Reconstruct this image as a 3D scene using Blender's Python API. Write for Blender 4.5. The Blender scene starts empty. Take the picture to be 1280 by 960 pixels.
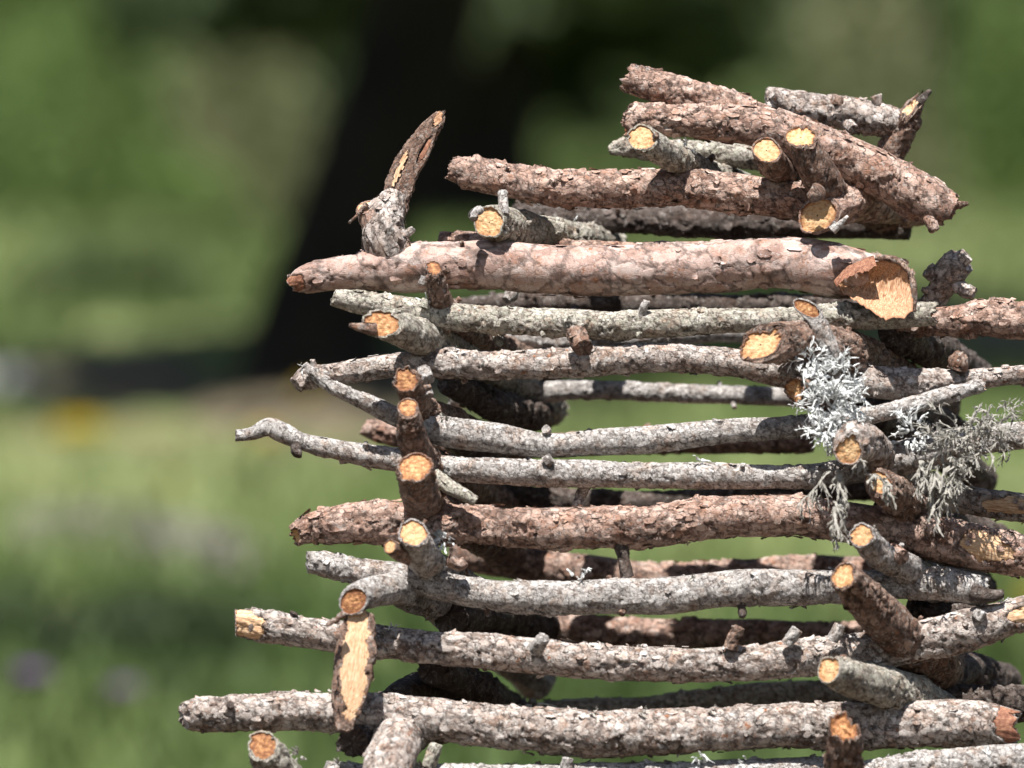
import bpy, math, random
import numpy as np
from mathutils import Vector

# ------------------------------------------------------------------ camera, sky, sun, exposure
scene = bpy.context.scene
COL = scene.collection
PITCH = math.radians(10.0)
camd = bpy.data.cameras.new('camera')
camd.sensor_width = 36.0
camd.lens = 36.0 * 4.0 / 0.64
camd.clip_start = 0.1
camd.clip_end = 1000
camd.dof.use_dof = True
camd.dof.focus_distance = 4.0
camd.dof.aperture_fstop = 4.8
cam = bpy.data.objects.new('camera', camd)
COL.objects.link(cam)
cam.location = (0, 0, 0)
cam.rotation_euler = (math.pi / 2 + PITCH, 0, 0)
scene.camera = cam

SUN = Vector((-0.09, -0.56, 0.82)).normalized()      # towards the sun
world = bpy.data.worlds.new("World")
scene.world = world
world.use_nodes = True
wn = world.node_tree
bg = wn.nodes['Background']
sky = wn.nodes.new('ShaderNodeTexSky')
sky.sky_type = 'NISHITA'
sky.sun_disc = False
sky.sun_elevation = math.asin(SUN.z)
sky.sun_rotation = math.atan2(SUN.x, SUN.y)
wn.links.new(sky.outputs[0], bg.inputs[0])
bg.inputs[1].default_value = 0.05
sl = bpy.data.lights.new('sun', 'SUN')
sl.energy = 5.0
sl.angle = math.radians(0.5)
sl.color = (1.0, 0.955, 0.89)
so = bpy.data.objects.new('sun', sl)
COL.objects.link(so)
so.rotation_euler = (-SUN).to_track_quat('-Z', 'Y').to_euler()
scene.view_settings.view_transform = 'Standard'
scene.view_settings.look = 'None'
scene.view_settings.gamma = 1
scene.view_settings.exposure = 0.8
scene.cycles.max_bounces = 5
scene.cycles.diffuse_bounces = 2
scene.cycles.use_adaptive_sampling = True

# ------------------------------------------------------------------ small maths
CP, SP = math.cos(PITCH), math.sin(PITCH)
PX = 0.64 / 1280


def P(x, y, d=0.0):
    """a spot seen at (x, y) of the 1280x960 picture, d millimetres behind the stack's front row"""
    d = d - .11 * (y - 335) * (1 - min(1.0, max(0.0, d / 150.0)))     # the stack widens towards its foot
    D = 4.0 + d / 1000.0
    a = (x - 640) * PX * D / 4
    b = (480 - y) * PX * D / 4
    return np.array((a, D * CP - b * SP, D * SP + b * CP))


def V(a, up, toward):
    """direction given as right, up, towards the viewer"""
    v = np.array((a, -toward * CP - up * SP, -toward * SP + up * CP))
    return v / np.linalg.norm(v)


def to_px(w):
    D = w[..., 1] * CP + w[..., 2] * SP
    b = -w[..., 1] * SP + w[..., 2] * CP
    k = 4 / D / PX
    return 640 + w[..., 0] * k, 480 - b * k, (D - 4) * 1000


def h3(ix, iy, iz, k=0):
    v = (ix.astype(np.int64) * 73856093) ^ (iy.astype(np.int64) * 19349663) ^ (iz.astype(np.int64) * 83492791) ^ (k * 2654435)
    v = (v ^ (v >> 13)) & 0x7fffffff
    v = (v * 1103515245 + 12345) & 0x7fffffff
    v = v ^ (v >> 11)
    v = (v * 69069 + 1) & 0x7fffffff
    return (v >> 5) % 100003 / 100003.0


def noise(p, k=0):
    f = np.floor(p)
    t = p - f
    t = t * t * (3 - 2 * t)
    i = f.astype(np.int64)
    r = 0
    for a in (0, 1):
        wa = t[..., 0] if a else 1 - t[..., 0]
        for b in (0, 1):
            wb = t[..., 1] if b else 1 - t[..., 1]
            for c in (0, 1):
                wc = t[..., 2] if c else 1 - t[..., 2]
                r = r + wa * wb * wc * h3(i[..., 0] + a, i[..., 1] + b, i[..., 2] + c, k)
    return r * 2 - 1


def fbm(p, k=0, n=3):
    r, a, s = 0, 0.5, 1.0
    for j in range(n):
        r = r + a * noise(p * s, k + j)
        a *= 0.5
        s *= 2.1
    return r


def plates(p, k):
    """cracked bark scales: random per scale, distance to the crack, tilt height"""
    base = np.floor(p).astype(np.int64)
    d1 = np.full(p.shape[:-1], 9.0)
    d2 = d1.copy()
    rid = np.zeros_like(d1)
    tl = np.zeros_like(d1)
    for a in (-1, 0, 1):
        for b in (-1, 0, 1):
            for c in (-1, 0, 1):
                ix, iy, iz = base[..., 0] + a, base[..., 1] + b, base[..., 2] + c
                q = np.stack((ix + h3(ix, iy, iz, k), iy + h3(ix, iy, iz, k + 1), iz + h3(ix, iy, iz, k + 2)), -1)
                v = p - q
                d = np.sqrt((v * v).sum(-1))
                r = h3(ix, iy, iz, k + 3)
                g = v[..., 0] * (h3(ix, iy, iz, k + 4) - .5) + v[..., 1] * (h3(ix, iy, iz, k + 5) - .5) + v[..., 2] * (h3(ix, iy, iz, k + 6) - .5)
                m = d < d1
                d2 = np.where(m, d1, np.minimum(d2, d))
                rid = np.where(m, r, rid)
                tl = np.where(m, g, tl)
                d1 = np.where(m, d, d1)
    return rid, d2 - d1, tl * 2


# ------------------------------------------------------------------ objects and tags
def tag(o, label=None, cat=None, group=None, kind=None):
    if label: o['label'] = label
    if cat: o['category'] = cat
    if group: o['group'] = group
    if kind: o['kind'] = kind
    return o


def empty(name, loc, label, cat, group=None):
    o = bpy.data.objects.new(name, None)
    COL.objects.link(o)
    o.location = loc
    o.empty_display_size = 0.02
    return tag(o, label, cat, group)


def mesh_obj(name, verts, quads, mat, parent=None, tris=None, smooth=True, bc=None, bk=None, label=None):
    verts = np.asarray(verts, dtype=np.float64).reshape(-1, 3)
    if parent is not None and parent.type == 'EMPTY':
        off = np.array(parent.location)
        verts = verts - off
    me = bpy.data.meshes.new(name)
    nq = 0 if quads is None else len(quads)
    nt = 0 if tris is None else len(tris)
    me.vertices.add(len(verts))
    me.vertices.foreach_set('co', verts.astype(np.float32).ravel())
    loops = []
    if nq: loops.append(np.asarray(quads, dtype=np.int32).ravel())
    if nt: loops.append(np.asarray(tris, dtype=np.int32).ravel())
    loops = np.concatenate(loops)
    me.loops.add(len(loops))
    me.loops.foreach_set('vertex_index', loops)
    me.polygons.add(nq + nt)
    st = np.concatenate((np.arange(nq) * 4, nq * 4 + np.arange(nt) * 3)).astype(np.int32)
    me.polygons.foreach_set('loop_start', st)
    me.polygons.foreach_set('use_smooth', np.full(nq + nt, smooth))
    me.update(calc_edges=True)
    if bc is not None:
        a = me.attributes.new('bc', 'FLOAT_VECTOR', 'POINT')
        a.data.foreach_set('vector', np.asarray(bc, dtype=np.float32).ravel())
    if bk is not None:
        a = me.attributes.new('bk', 'FLOAT_VECTOR', 'POINT')
        a.data.foreach_set('vector', np.asarray(bk, dtype=np.float32).ravel())
    me.materials.append(mat)
    o = bpy.data.objects.new(name, me)
    COL.objects.link(o)
    if parent is not None:
        o.parent = parent
    if label: o['label'] = label
    return o


# ------------------------------------------------------------------ materials
def new_mat(name):
    m = bpy.data.materials.new(name)
    m.use_nodes = True
    nt = m.node_tree
    b = nt.nodes['Principled BSDF']
    return m, nt, b


def N(nt, t, **kw):
    n = nt.nodes.new(t)
    for k, v in kw.items():
        setattr(n, k, v)
    return n


def ramp(nt, stops, inp, interp='LINEAR'):
    r = N(nt, 'ShaderNodeValToRGB')
    r.color_ramp.interpolation = interp
    e = r.color_ramp.elements
    while len(e) < len(stops): e.new(0.5)
    for i, (p, c) in enumerate(stops):
        e[i].position = p
        e[i].color = (*c, 1) if len(c) == 3 else c
    nt.links.new(inp, r.inputs[0])
    return r.outputs[0]


def g(v): return (v, v, v)


def mixc(nt, fac, a, b, mode='MIX'):
    m = N(nt, 'ShaderNodeMix', data_type='RGBA', blend_type=mode)
    for s, v in ((m.inputs[0], fac), (m.inputs[6], a), (m.inputs[7], b)):
        if hasattr(v, 'is_linked') or hasattr(v, 'node'):
            nt.links.new(v, s)
        elif isinstance(v, (int, float)):
            s.default_value = v
        else:
            s.default_value = (*v, 1)
    return m.outputs[2]


def math_(nt, op, a, b=0.0, clamp=False):
    m = N(nt, 'ShaderNodeMath', operation=op, use_clamp=clamp)
    for s, v in ((m.inputs[0], a), (m.inputs[1], b)):
        if isinstance(v, (int, float)): s.default_value = v
        else: nt.links.new(v, s)
    return m.outputs[0]


def bark_mat(name, pal, lichen=0.3, lich_col=(.42, .45, .40), fresh=0.15, gloss=.72, spec=.4, crackw=.17, bump=.8, pscale=.24, crk=.85):
    """pal: three colours of the bark scales; straightened bark coordinates in millimetres"""
    m, nt, b = new_mat(name)
    L = nt.links
    A = N(nt, 'ShaderNodeAttribute', attribute_name='bc').outputs['Vector']
    K = N(nt, 'ShaderNodeAttribute', attribute_name='bk').outputs['Vector']
    sep = N(nt, 'ShaderNodeSeparateXYZ'); L.new(K, sep.inputs[0])

    def ns(scale, det=4, rough=.6, vec=A):
        n = N(nt, 'ShaderNodeTexNoise')
        n.inputs['Scale'].default_value = scale
        n.inputs['Detail'].default_value = det
        n.inputs['Roughness'].default_value = rough
        L.new(vec, n.inputs['Vector'])
        return n.outputs['Fac']
    n1 = ns(.09, 5, .65)
    n2 = ns(.6, 4, .7)
    n3 = ns(2.2, 3, .6)
    # stretched fibres
    mp = N(nt, 'ShaderNodeMapping'); mp.inputs['Scale'].default_value = (.35, 1, 1); L.new(A, mp.inputs[0])
    nf = ns(1.6, 4, .7, mp.outputs[0])
    wv = N(nt, 'ShaderNodeVectorMath', operation='MULTIPLY_ADD')
    nn = N(nt, 'ShaderNodeTexNoise'); nn.inputs['Scale'].default_value = .45; nn.inputs['Detail'].default_value = 3; L.new(A, nn.inputs['Vector'])
    L.new(nn.outputs['Color'], wv.inputs[0]); wv.inputs[1].default_value = (4.2, 4.2, 4.2); L.new(A, wv.inputs[2])
    mpv = N(nt, 'ShaderNodeMapping'); mpv.inputs['Scale'].default_value = (.62, 1, 1); L.new(wv.outputs[0], mpv.inputs[0])
    v1 = N(nt, 'ShaderNodeTexVoronoi', feature='F1'); v1.inputs['Scale'].default_value = pscale; L.new(mpv.outputs[0], v1.inputs['Vector'])
    v2 = N(nt, 'ShaderNodeTexVoronoi', feature='DISTANCE_TO_EDGE'); v2.inputs['Scale'].default_value = pscale; L.new(mpv.outputs[0], v2.inputs['Vector'])
    sc_ = N(nt, 'ShaderNodeSeparateColor'); L.new(v1.outputs['Color'], sc_.inputs[0])
    f = math_(nt, 'ADD', math_(nt, 'ADD', math_(nt, 'MULTIPLY', sep.outputs[0], .40), math_(nt, 'MULTIPLY', sc_.outputs[0], .34)), math_(nt, 'MULTIPLY', n2, .34))
    c = ramp(nt, [(.18, pal[0]), (.5, pal[1]), (.85, pal[2])], f)
    # large tone drift
    c = mixc(nt, 1.0, c, ramp(nt, [(.32, (.78, .62, .52)), (.5, g(.98)), (.7, g(1.15))], n1), 'MULTIPLY')
    c = mixc(nt, 1.0, c, ramp(nt, [(.32, g(.62)), (.5, g(1.05)), (.68, g(1.3))], n3), 'MULTIPLY')
    # fresh orange-brown where scales flaked off
    vf = ramp(nt, [(.70 - fresh, g(0)), (.74 - fresh, g(1))], math_(nt, 'MULTIPLY', math_(nt, 'SUBTRACT', 1.0, sep.outputs[2]), ns(.22, 3, .6)))
    c = mixc(nt, vf, c, ramp(nt, [(.3, (.20, .085, .045)), (.7, (.42, .20, .11))], n2))
    # lichen crust
    if lichen > 0:
        lm = ramp(nt, [(.62 - lichen * .25, g(0)), (.66 - lichen * .25, g(1))], ns(.28, 6, .75))
        c = mixc(nt, math_(nt, 'MULTIPLY', lm, .8), c, mixc(nt, ramp(nt, [(.3, g(0)), (.7, g(1))], n3), tuple(v * .6 for v in lich_col), tuple(min(1, v * 1.35) for v in lich_col)))
    # cracks hold dark dirt, with crevice shade painted in too
    ck = ramp(nt, [(0.0, g(1)), (crackw, g(0))], math_(nt, 'ADD', sep.outputs[1], math_(nt, 'MULTIPLY', math_(nt, 'SUBTRACT', n3, .5), .08)))
    c = mixc(nt, math_(nt, 'MULTIPLY', ck, .8), c, (.045, .03, .024))
    # hair cracks
    hc = ramp(nt, [(0.0, g(1)), (.025, g(.7)), (.07, g(0))], v2.outputs['Distance'])
    hcm = math_(nt, 'MULTIPLY', hc, ramp(nt, [(.38, g(0)), (.6, g(crk))], ns(.30, 2)))
    c = mixc(nt, hcm, c, (.06, .04, .032))
    L.new(c, b.inputs['Base Color'])
    b.inputs['Roughness'].default_value = gloss
    b.inputs['Specular IOR Level'].default_value = spec
    hgt = math_(nt, 'ADD', math_(nt, 'MULTIPLY', n3, .5), math_(nt, 'MULTIPLY', nf, .7))
    hgt = math_(nt, 'SUBTRACT', hgt, math_(nt, 'MULTIPLY', hcm, 1.1))
    hgt = math_(nt, 'ADD', hgt, math_(nt, 'MULTIPLY', sc_.outputs[1], .55))
    bp = N(nt, 'ShaderNodeBump')
    bp.inputs['Strength'].default_value = bump
    bp.inputs['Distance'].default_value = .0013
    L.new(hgt, bp.inputs['Height'])
    L.new(bp.outputs[0], b.inputs['Normal'])
    return m


M = {}
M['pink'] = bark_mat('pink_bark', [(.13, .070, .052), (.46, .305, .245), (.67, .52, .45)], lichen=.18, lich_col=(.47, .44, .42), fresh=.12)
M['big'] = bark_mat('smooth_pink_bark', [(.25, .15, .12), (.46, .32, .275), (.60, .50, .465)], lichen=.14, lich_col=(.5, .47, .46), fresh=.12, gloss=.55, spec=.45, crackw=.14, bump=.5, pscale=.11, crk=.4)
M['mix'] = bark_mat('scaly_bark', [(.12, .08, .062), (.48, .405, .365), (.74, .69, .66)], lichen=.34, lich_col=(.55, .53, .51), fresh=.14)
M['grey'] = bark_mat('grey_bark', [(.11, .09, .08), (.43, .405, .39), (.74, .715, .70)], lichen=.35, lich_col=(.54, .525, .515), fresh=.05, crackw=.12, pscale=.42)
M['green'] = bark_mat('lichened_bark', [(.17, .145, .12), (.47, .43, .375), (.69, .66, .60)], lichen=.5, lich_col=(.45, .445, .37), fresh=.07, crackw=.14, pscale=.36)
M['dark'] = bark_mat('shaded_dark_bark', [(.035, .026, .022), (.09, .070, .062), (.18, .145, .13)], lichen=.25, lich_col=(.30, .28, .26), fresh=.05)  # shade on the inner branches painted in as darker bark; dark knobs too
M['brown'] = bark_mat('brown_bark', [(.08, .045, .03), (.25, .155, .115), (.44, .32, .26)], lichen=.3, lich_col=(.42, .38, .35), fresh=.14)


def wood_mat(name, c0, c1, c2, rings=0, iso=.6):
    m, nt, b = new_mat(name)
    L = nt.links
    A = N(nt, 'ShaderNodeAttribute', attribute_name='bc').outputs['Vector']
    K = N(nt, 'ShaderNodeAttribute', attribute_name='bk').outputs['Vector']
    sep = N(nt, 'ShaderNodeSeparateXYZ'); L.new(K, sep.inputs[0])
    n = N(nt, 'ShaderNodeTexNoise'); n.inputs['Scale'].default_value = .45; n.inputs['Detail'].default_value = 5; L.new(A, n.inputs['Vector'])
    mp = N(nt, 'ShaderNodeMapping'); mp.inputs['Scale'].default_value = (.12, 1.8, 1.8); L.new(A, mp.inputs[0])
    n2 = N(nt, 'ShaderNodeTexNoise'); n2.inputs['Scale'].default_value = 1.1; n2.inputs['Detail'].default_value = 4; L.new(mp.outputs[0], n2.inputs['Vector'])
    f = math_(nt, 'ADD', math_(nt, 'MULTIPLY', n.outputs['Fac'], iso), math_(nt, 'MULTIPLY', n2.outputs['Fac'], 1 - iso))
    oi = N(nt, 'ShaderNodeObjectInfo')
    f = math_(nt, 'ADD', f, math_(nt, 'MULTIPLY', math_(nt, 'SUBTRACT', oi.outputs['Random'], .5), .26 * rings))
    if rings:
        sw = math_(nt, 'SINE', math_(nt, 'ADD', math_(nt, 'MULTIPLY', sep.outputs[2], 46), math_(nt, 'MULTIPLY', n.outputs['Fac'], 14)))
        f = math_(nt, 'ADD', f, math_(nt, 'MULTIPLY', sw, .03))
        f = math_(nt, 'ADD', f, math_(nt, 'MULTIPLY', math_(nt, 'SUBTRACT', sep.outputs[2], .45), .16))
    c = ramp(nt, [(.34, c0), (.5, c1), (.66, c2)], f)
    c = mixc(nt, math_(nt, 'MULTIPLY', ramp(nt, [(.0, g(1)), (.28, g(0))], sep.outputs[1]), .9), c, (.20, .075, .035))
    L.new(c, b.inputs['Base Color'])
    b.inputs['Roughness'].default_value = .7
    b.inputs['Specular IOR Level'].default_value = .3
    bp = N(nt, 'ShaderNodeBump'); bp.inputs['Strength'].default_value = .7; bp.inputs['Distance'].default_value = .0008
    L.new(f, bp.inputs['Height']); L.new(bp.outputs[0], b.inputs['Normal'])
    return m


M['cut'] = wood_mat('cut_wood', (.20, .08, .035), (.49, .245, .105), (.70, .47, .26), rings=1)
M['pale'] = wood_mat('split_pale_wood', (.40, .18, .085), (.68, .45, .27), (.78, .62, .44), iso=.25)
M['torn'] = wood_mat('torn_wood', (.20, .085, .04), (.50, .28, .16), (.70, .50, .34), iso=.2)
M['redwood'] = wood_mat('torn_inner_bark', (.12, .045, .03), (.27, .12, .075), (.46, .26, .16))


def plain(name, c1, c2, scale=200, rough=.9, trans=0.0):
    m, nt, b = new_mat(name)
    tc = N(nt, 'ShaderNodeTexCoord')
    n = N(nt, 'ShaderNodeTexNoise'); n.inputs['Scale'].default_value = scale; n.inputs['Detail'].default_value = 4
    nt.links.new(tc.outputs['Object'], n.inputs['Vector'])
    c = ramp(nt, [(.3, c1), (.7, c2)], n.outputs['Fac'])
    nt.links.new(c, b.inputs['Base Color'])
    b.inputs['Roughness'].default_value = rough
    b.inputs['Specular IOR Level'].default_value = .2
    if trans > 0:
        t = N(nt, 'ShaderNodeBsdfTranslucent'); nt.links.new(c, t.inputs[0])
        mx = N(nt, 'ShaderNodeMixShader'); mx.inputs[0].default_value = trans
        nt.links.new(b.outputs[0], mx.inputs[1]); nt.links.new(t.outputs[0], mx.inputs[2])
        nt.links.new(mx.outputs[0], nt.nodes['Material Output'].inputs[0])
    return m


M['lichen_white'] = plain('pale_lichen', (.72, .74, .74), (.86, .88, .88), 150, .9, .15)
M['lichen_grey'] = plain('grey_lichen', (.28, .27, .24), (.52, .50, .46), 150, .9, .1)

# ------------------------------------------------------------------ branch builder
SEG_MM = 0.9


def catmull(pts, rad, ds):
    pts = np.asarray(pts, float)
    rad = np.asarray(rad, float)
    h = np.linalg.norm(np.diff(pts, axis=0), axis=1)
    sl = np.diff(pts, axis=0) / h[:, None]
    sr = np.diff(rad) / h
    m_ = np.vstack((sl[:1], (sl[:-1] * h[1:, None] + sl[1:] * h[:-1, None]) / (h[1:] + h[:-1])[:, None], sl[-1:])) if len(pts) > 2 else np.vstack((sl, sl))
    mr = np.concatenate((sr[:1], (sr[:-1] * h[1:] + sr[1:] * h[:-1]) / (h[1:] + h[:-1]), sr[-1:])) if len(pts) > 2 else np.concatenate((sr, sr))
    out, ro = [], []
    for i in range(len(pts) - 1):
        n = max(2, int(h[i] / ds))
        t = np.linspace(0, 1, n, endpoint=False)
        a, b, c, d = 2 * t ** 3 - 3 * t ** 2 + 1, t ** 3 - 2 * t ** 2 + t, -2 * t ** 3 + 3 * t ** 2, t ** 3 - t ** 2
        out.append(a[:, None] * pts[i] + (b * h[i])[:, None] * m_[i] + c[:, None] * pts[i + 1] + (d * h[i])[:, None] * m_[i + 1])
        ro.append(np.maximum(a * rad[i] + b * h[i] * mr[i] + c * rad[i + 1] + d * h[i] * mr[i + 1], .3 * min(rad[i], rad[i + 1])))
    out.append(pts[-1:]); ro.append(rad[-1:])
    return np.vstack(out), np.concatenate(ro)


def frames(C):
    T = np.gradient(C, axis=0)
    T /= np.linalg.norm(T, axis=1)[:, None] + 1e-12
    up = V(0, 1, 0)
    if abs(T[0] @ up) > .9: up = V(1, 0, 0)
    A = np.zeros_like(T)
    a = up - (up @ T[0]) * T[0]
    a /= np.linalg.norm(a)
    A[0] = a
    for i in range(1, len(T)):
        a = a - (a @ T[i]) * T[i]
        a /= np.linalg.norm(a)
        A[i] = a
    return T, A, np.cross(T, A)


RELIEF = dict(pink=(1.15, 7.5, .8), big=(.8, 14, .45), mix=(1.05, 7.6, .8), grey=(.75, 4.6, .8), green=(1.1, 5.6, .85), dark=(1.5, 6.5, 1.1), brown=(1.4, 5.5, 1.0))


def build_branch(root, pts, style, seed, e0='old', e1='old', part='bark', flakes=None, px=True, wob=1.0, res=1.0, knots=None, flat=None):
    """pts rows: x, y, depth mm, radius px.  Returns data for patches"""
    rnd = random.Random(seed)
    if px:
        W = np.array([P(*p[:3]) for p in pts])
        R = np.array([p[3] * PX * (4 + p[2] / 1000) / 4 for p in pts])
    else:
        W = np.array([p[:3] for p in pts]); R = np.array([p[3] for p in pts])
    ds = SEG_MM / 1000 * res
    C, r = catmull(W, R, ds)
    n = len(C)
    rm = R.mean()
    m = int(max(14, min(110, 2 * math.pi * rm / (SEG_MM / 1000 * 1.05 * res))))
    s = np.concatenate(([0], np.cumsum(np.linalg.norm(np.diff(C, axis=0), axis=1)))) * 1000   # mm
    # gentle crookedness
    k = seed * 31.7
    sp = np.stack((s / 38, np.full(n, k), np.zeros(n)), -1)
    amp = .10 * rm * wob
    C = C + amp * np.stack((noise(sp, 1) * .3, noise(sp, 2) * .6, noise(sp, 3)), -1)
    T, A, B = frames(C)
    th = np.linspace(0, 2 * math.pi, m, endpoint=False)
    ct, st = np.cos(th), np.sin(th)
    rr = r[:, None] * np.ones(m)[None]
    S = s[:, None] * np.ones(m)[None]
    bc = np.stack((S + k * 13, rr * 1000 * ct[None], rr * 1000 * st[None]), -1)
    a_rel, cell, a_fine = RELIEF[style]
    cell = cell * (0.55 + .45 * min(1.3, rm / .010))
    a_rel = a_rel * min(1.15, rm / .010 + .15)
    wp = bc + 2.2 * np.stack((noise(bc / 3.1, 11), noise(bc / 3.1, 12), noise(bc / 3.1, 13)), -1) + 0.9 * np.stack((noise(bc / 1.2, 14), noise(bc / 1.2, 15), noise(bc / 1.2, 16)), -1)
    rid, edge, tilt = plates(wp / np.array((cell * 1.45, cell, cell)), seed % 50)
    rid2, edge2, tilt2 = plates(wp / np.array((cell * .5, cell * .38, cell * .38)), seed % 50 + 9)
    low = fbm(bc / np.array((30, 14, 14)), 21, 2)
    mid = fbm(bc / 6.0, 24, 3)
    keep = np.clip(noise(bc / 17.0, 30) * 1.5 + .6, .15, 1)
    disp = low * rm * 1000 * .13 * wob + mid * .35 * a_fine
    disp += keep * a_rel * ((rid - .5) * 1.0 + tilt * 1.5 - .6 * np.exp(-(edge / .075) ** 2))
    disp += keep * a_rel * .17 * ((rid2 - .5) + tilt2 * 1.3 - .5 * np.exp(-(edge2 / .12) ** 2))
    disp += fbm(bc / 1.4, 40, 2) * a_fine * .35
    # knots
    nk = int(s[-1] / 70) if knots is None else knots
    for _ in range(nk):
        s0, t0 = rnd.uniform(0, s[-1]), rnd.uniform(0, 6.28)
        w = rnd.uniform(2.5, 5.0)
        da = (th - t0 + math.pi) % (2 * math.pi) - math.pi
        d2 = ((S - s0) / w) ** 2 + (da[None] * rm * 1000 / w) ** 2
        disp += rnd.uniform(.8, 2.0) * np.exp(-d2) - 1.3 * np.exp(-d2 * 7)
    rad = rr + disp / 1000
    rad = np.maximum(rad, rr * .55)
    pos = C[:, None] + rad[..., None] * (A[:, None] * ct[None, :, None] + B[:, None] * st[None, :, None])
    if flat is not None:      # split lengthwise: nothing stands nearer the viewer than this depth before the axis
        tv = V(0, 0, 1)
        h = (pos - C[:, None]) @ tv
        lim = flat * rr
        ex = np.maximum(h - lim, 0)
        pos = pos - ex[..., None] * tv
    hn = np.clip(keep * (rid * .6 + rid2 * .4), 0, 1)
    bk = np.stack((rid * .6 + rid2 * .4, np.minimum(edge, edge2 * 1.6 + .05), hn), -1)
    caps = []
    moved = np.zeros(n, bool)
    for which, kind in ((0, e0), (1, e1)):
        if kind is None:
            continue
        nrm = None
        if isinstance(kind, tuple):
            kind, nrm = kind[0], V(*kind[1])
        idx = 0 if which == 0 else n - 1
        c = C[idx]
        ax = -T[idx] if which == 0 else T[idx]
        if nrm is None:
            nrm = ax + .18 * np.array((rnd.uniform(-1, 1), rnd.uniform(-1, 1), rnd.uniform(-1, 1)))
            nrm /= np.linalg.norm(nrm)
        if nrm @ ax < 0: nrm = -nrm
        cosn = max(nrm @ ax, .12)
        Rm = r[idx]
        # the end plane passes so that its farthest rim is at the tip
        tanv = math.sqrt(max(0, 1 - cosn ** 2)) / cosn
        org = c - ax * Rm * tanv * .95
        jag = dict(cut=.05, torn=.55, old=.22)[kind] * Rm
        jn = noise(np.stack((ct * 3.2 + k, st * 3.2, np.zeros(m)), -1), 61) * .6 + noise(np.stack((ct * 8 + k, st * 8, np.zeros(m)), -1), 62) * .4
        if kind == 'torn':
            jn = jn + .6 * noise(np.stack((ct * 1.2 + k, st * 1.2, np.zeros(m)), -1), 63)
        off = (jn - .3) * jag
        sd = (pos - org) @ nrm - off[None]
        slide = np.maximum(sd, 0) / cosn
        # only the end region
        reach = Rm * tanv * 2.2 + jag * 2.5 + .004
        near = (s[-1] / 1000 - S / 1000 if which else S / 1000) < reach
        pos = pos - (slide * near)[..., None] * ax
        moved |= ((slide * near) > 1e-4).any(1)
        last = pos[idx]
        org2 = last.mean(0)
        if kind == 'old':
            sc = [1, .93, .8, .6, .4, .2, .04]; deep = [0, -.02, .02, .06, .04, .07, .05]
            matname = 'bark'
        elif kind == 'cut':
            sc = [1, .95, .89, .87, .82, .76, .7, .64, .58, .52, .46, .4, .34, .28, .22, .16, .1, .04]; deep = [0, .05, .02] + [-.08] * 15
        else:
            sc = [1, .93, .86, .8, .7, .6, .5, .38, .25, .12, .03]; deep = [0, .02, -.08, -.14, -.2, -.24, -.28, -.3, -.3, -.3, -.3]
        rings = []
        for q, (sv, dv) in enumerate(zip(sc, deep)):
            off_ = last - org2
            on = (off_ @ nrm)[:, None] * nrm
            ring = org2 + (off_ - on) * sv + on * (sv if kind == 'old' else sv ** 5)
            if 0 < q:
                nv = noise(ring * 420 + seed, 70) * .6 + noise(ring * 1100 + seed, 71) * .4
                amp_ = dict(cut=.075, torn=.38, old=.14)[kind] * Rm
                ring = ring + nrm * (dv * Rm + (nv * amp_)[:, None])
            rings.append(ring)
        caps.append((which, kind, rings, idx, sc))
    # bark mesh
    verts = [pos.reshape(-1, 3)]
    vb = [bc.reshape(-1, 3)]
    vk = [bk.reshape(-1, 3)]
    i = np.arange(n - 1)[:, None] * m
    j = np.arange(m)[None]
    j2 = (j + 1) % m
    quads = [np.stack((i + j, i + j2, i + m + j2, i + m + j), -1).reshape(-1, 4)]
    nv = n * m
    jj = np.arange(m); jj2 = (jj + 1) % m
    wood = []
    for which, kind, rings, idx, sc in caps:
        nb = len(rings) if kind == 'old' else 3 if kind == 'cut' else 3
        prev = idx * m
        for q in range(1, nb):
            verts.append(rings[q]); vb.append(bc[idx] * [1, sc[q], sc[q]])
            dk = bk[idx].copy()
            if kind != 'old': dk[:, 2] = 0; dk[:, 1] = .5; dk[:, 0] = .2
            vk.append(dk)
            a, b = prev + jj, prev + jj2
            c_, d_ = nv + jj2, nv + jj
            quads.append(np.stack((b, a, d_, c_) if which == 0 else (a, b, c_, d_), -1))
            prev = nv; nv += m
        if kind != 'old':
            wv, wb, wk, wq = [], [], [], []
            for q in range(nb - 1, len(rings)):
                wv.append(rings[q]); wb.append(rings[q] * 1000)
                e = np.full(m, 1 - (sc[q] + .08 * noise(np.stack((ct * 2, st * 2, np.full(m, k)), -1), 80)))
                wk.append(np.stack((e, np.clip(e * 1.9 - .12, 0, 1), e), -1))
            for q in range(len(wv) - 1):
                a, b = q * m + jj, q * m + jj2
                c_, d_ = (q + 1) * m + jj2, (q + 1) * m + jj
                wq.append(np.stack((b, a, d_, c_) if which == 0 else (a, b, c_, d_), -1))
            wood.append((kind, np.vstack(wv), np.vstack(wb), np.vstack(wk), np.vstack(wq)))
    # loose flakes of bark
    L_mm = s[-1]
    nf = flakes if flakes is not None else int(L_mm * rm * 1000 / dict(pink=24, big=80, mix=26, grey=70, green=45, dark=50, brown=34)[style])
    fu = np.linspace(-1, 1, 6)
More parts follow.
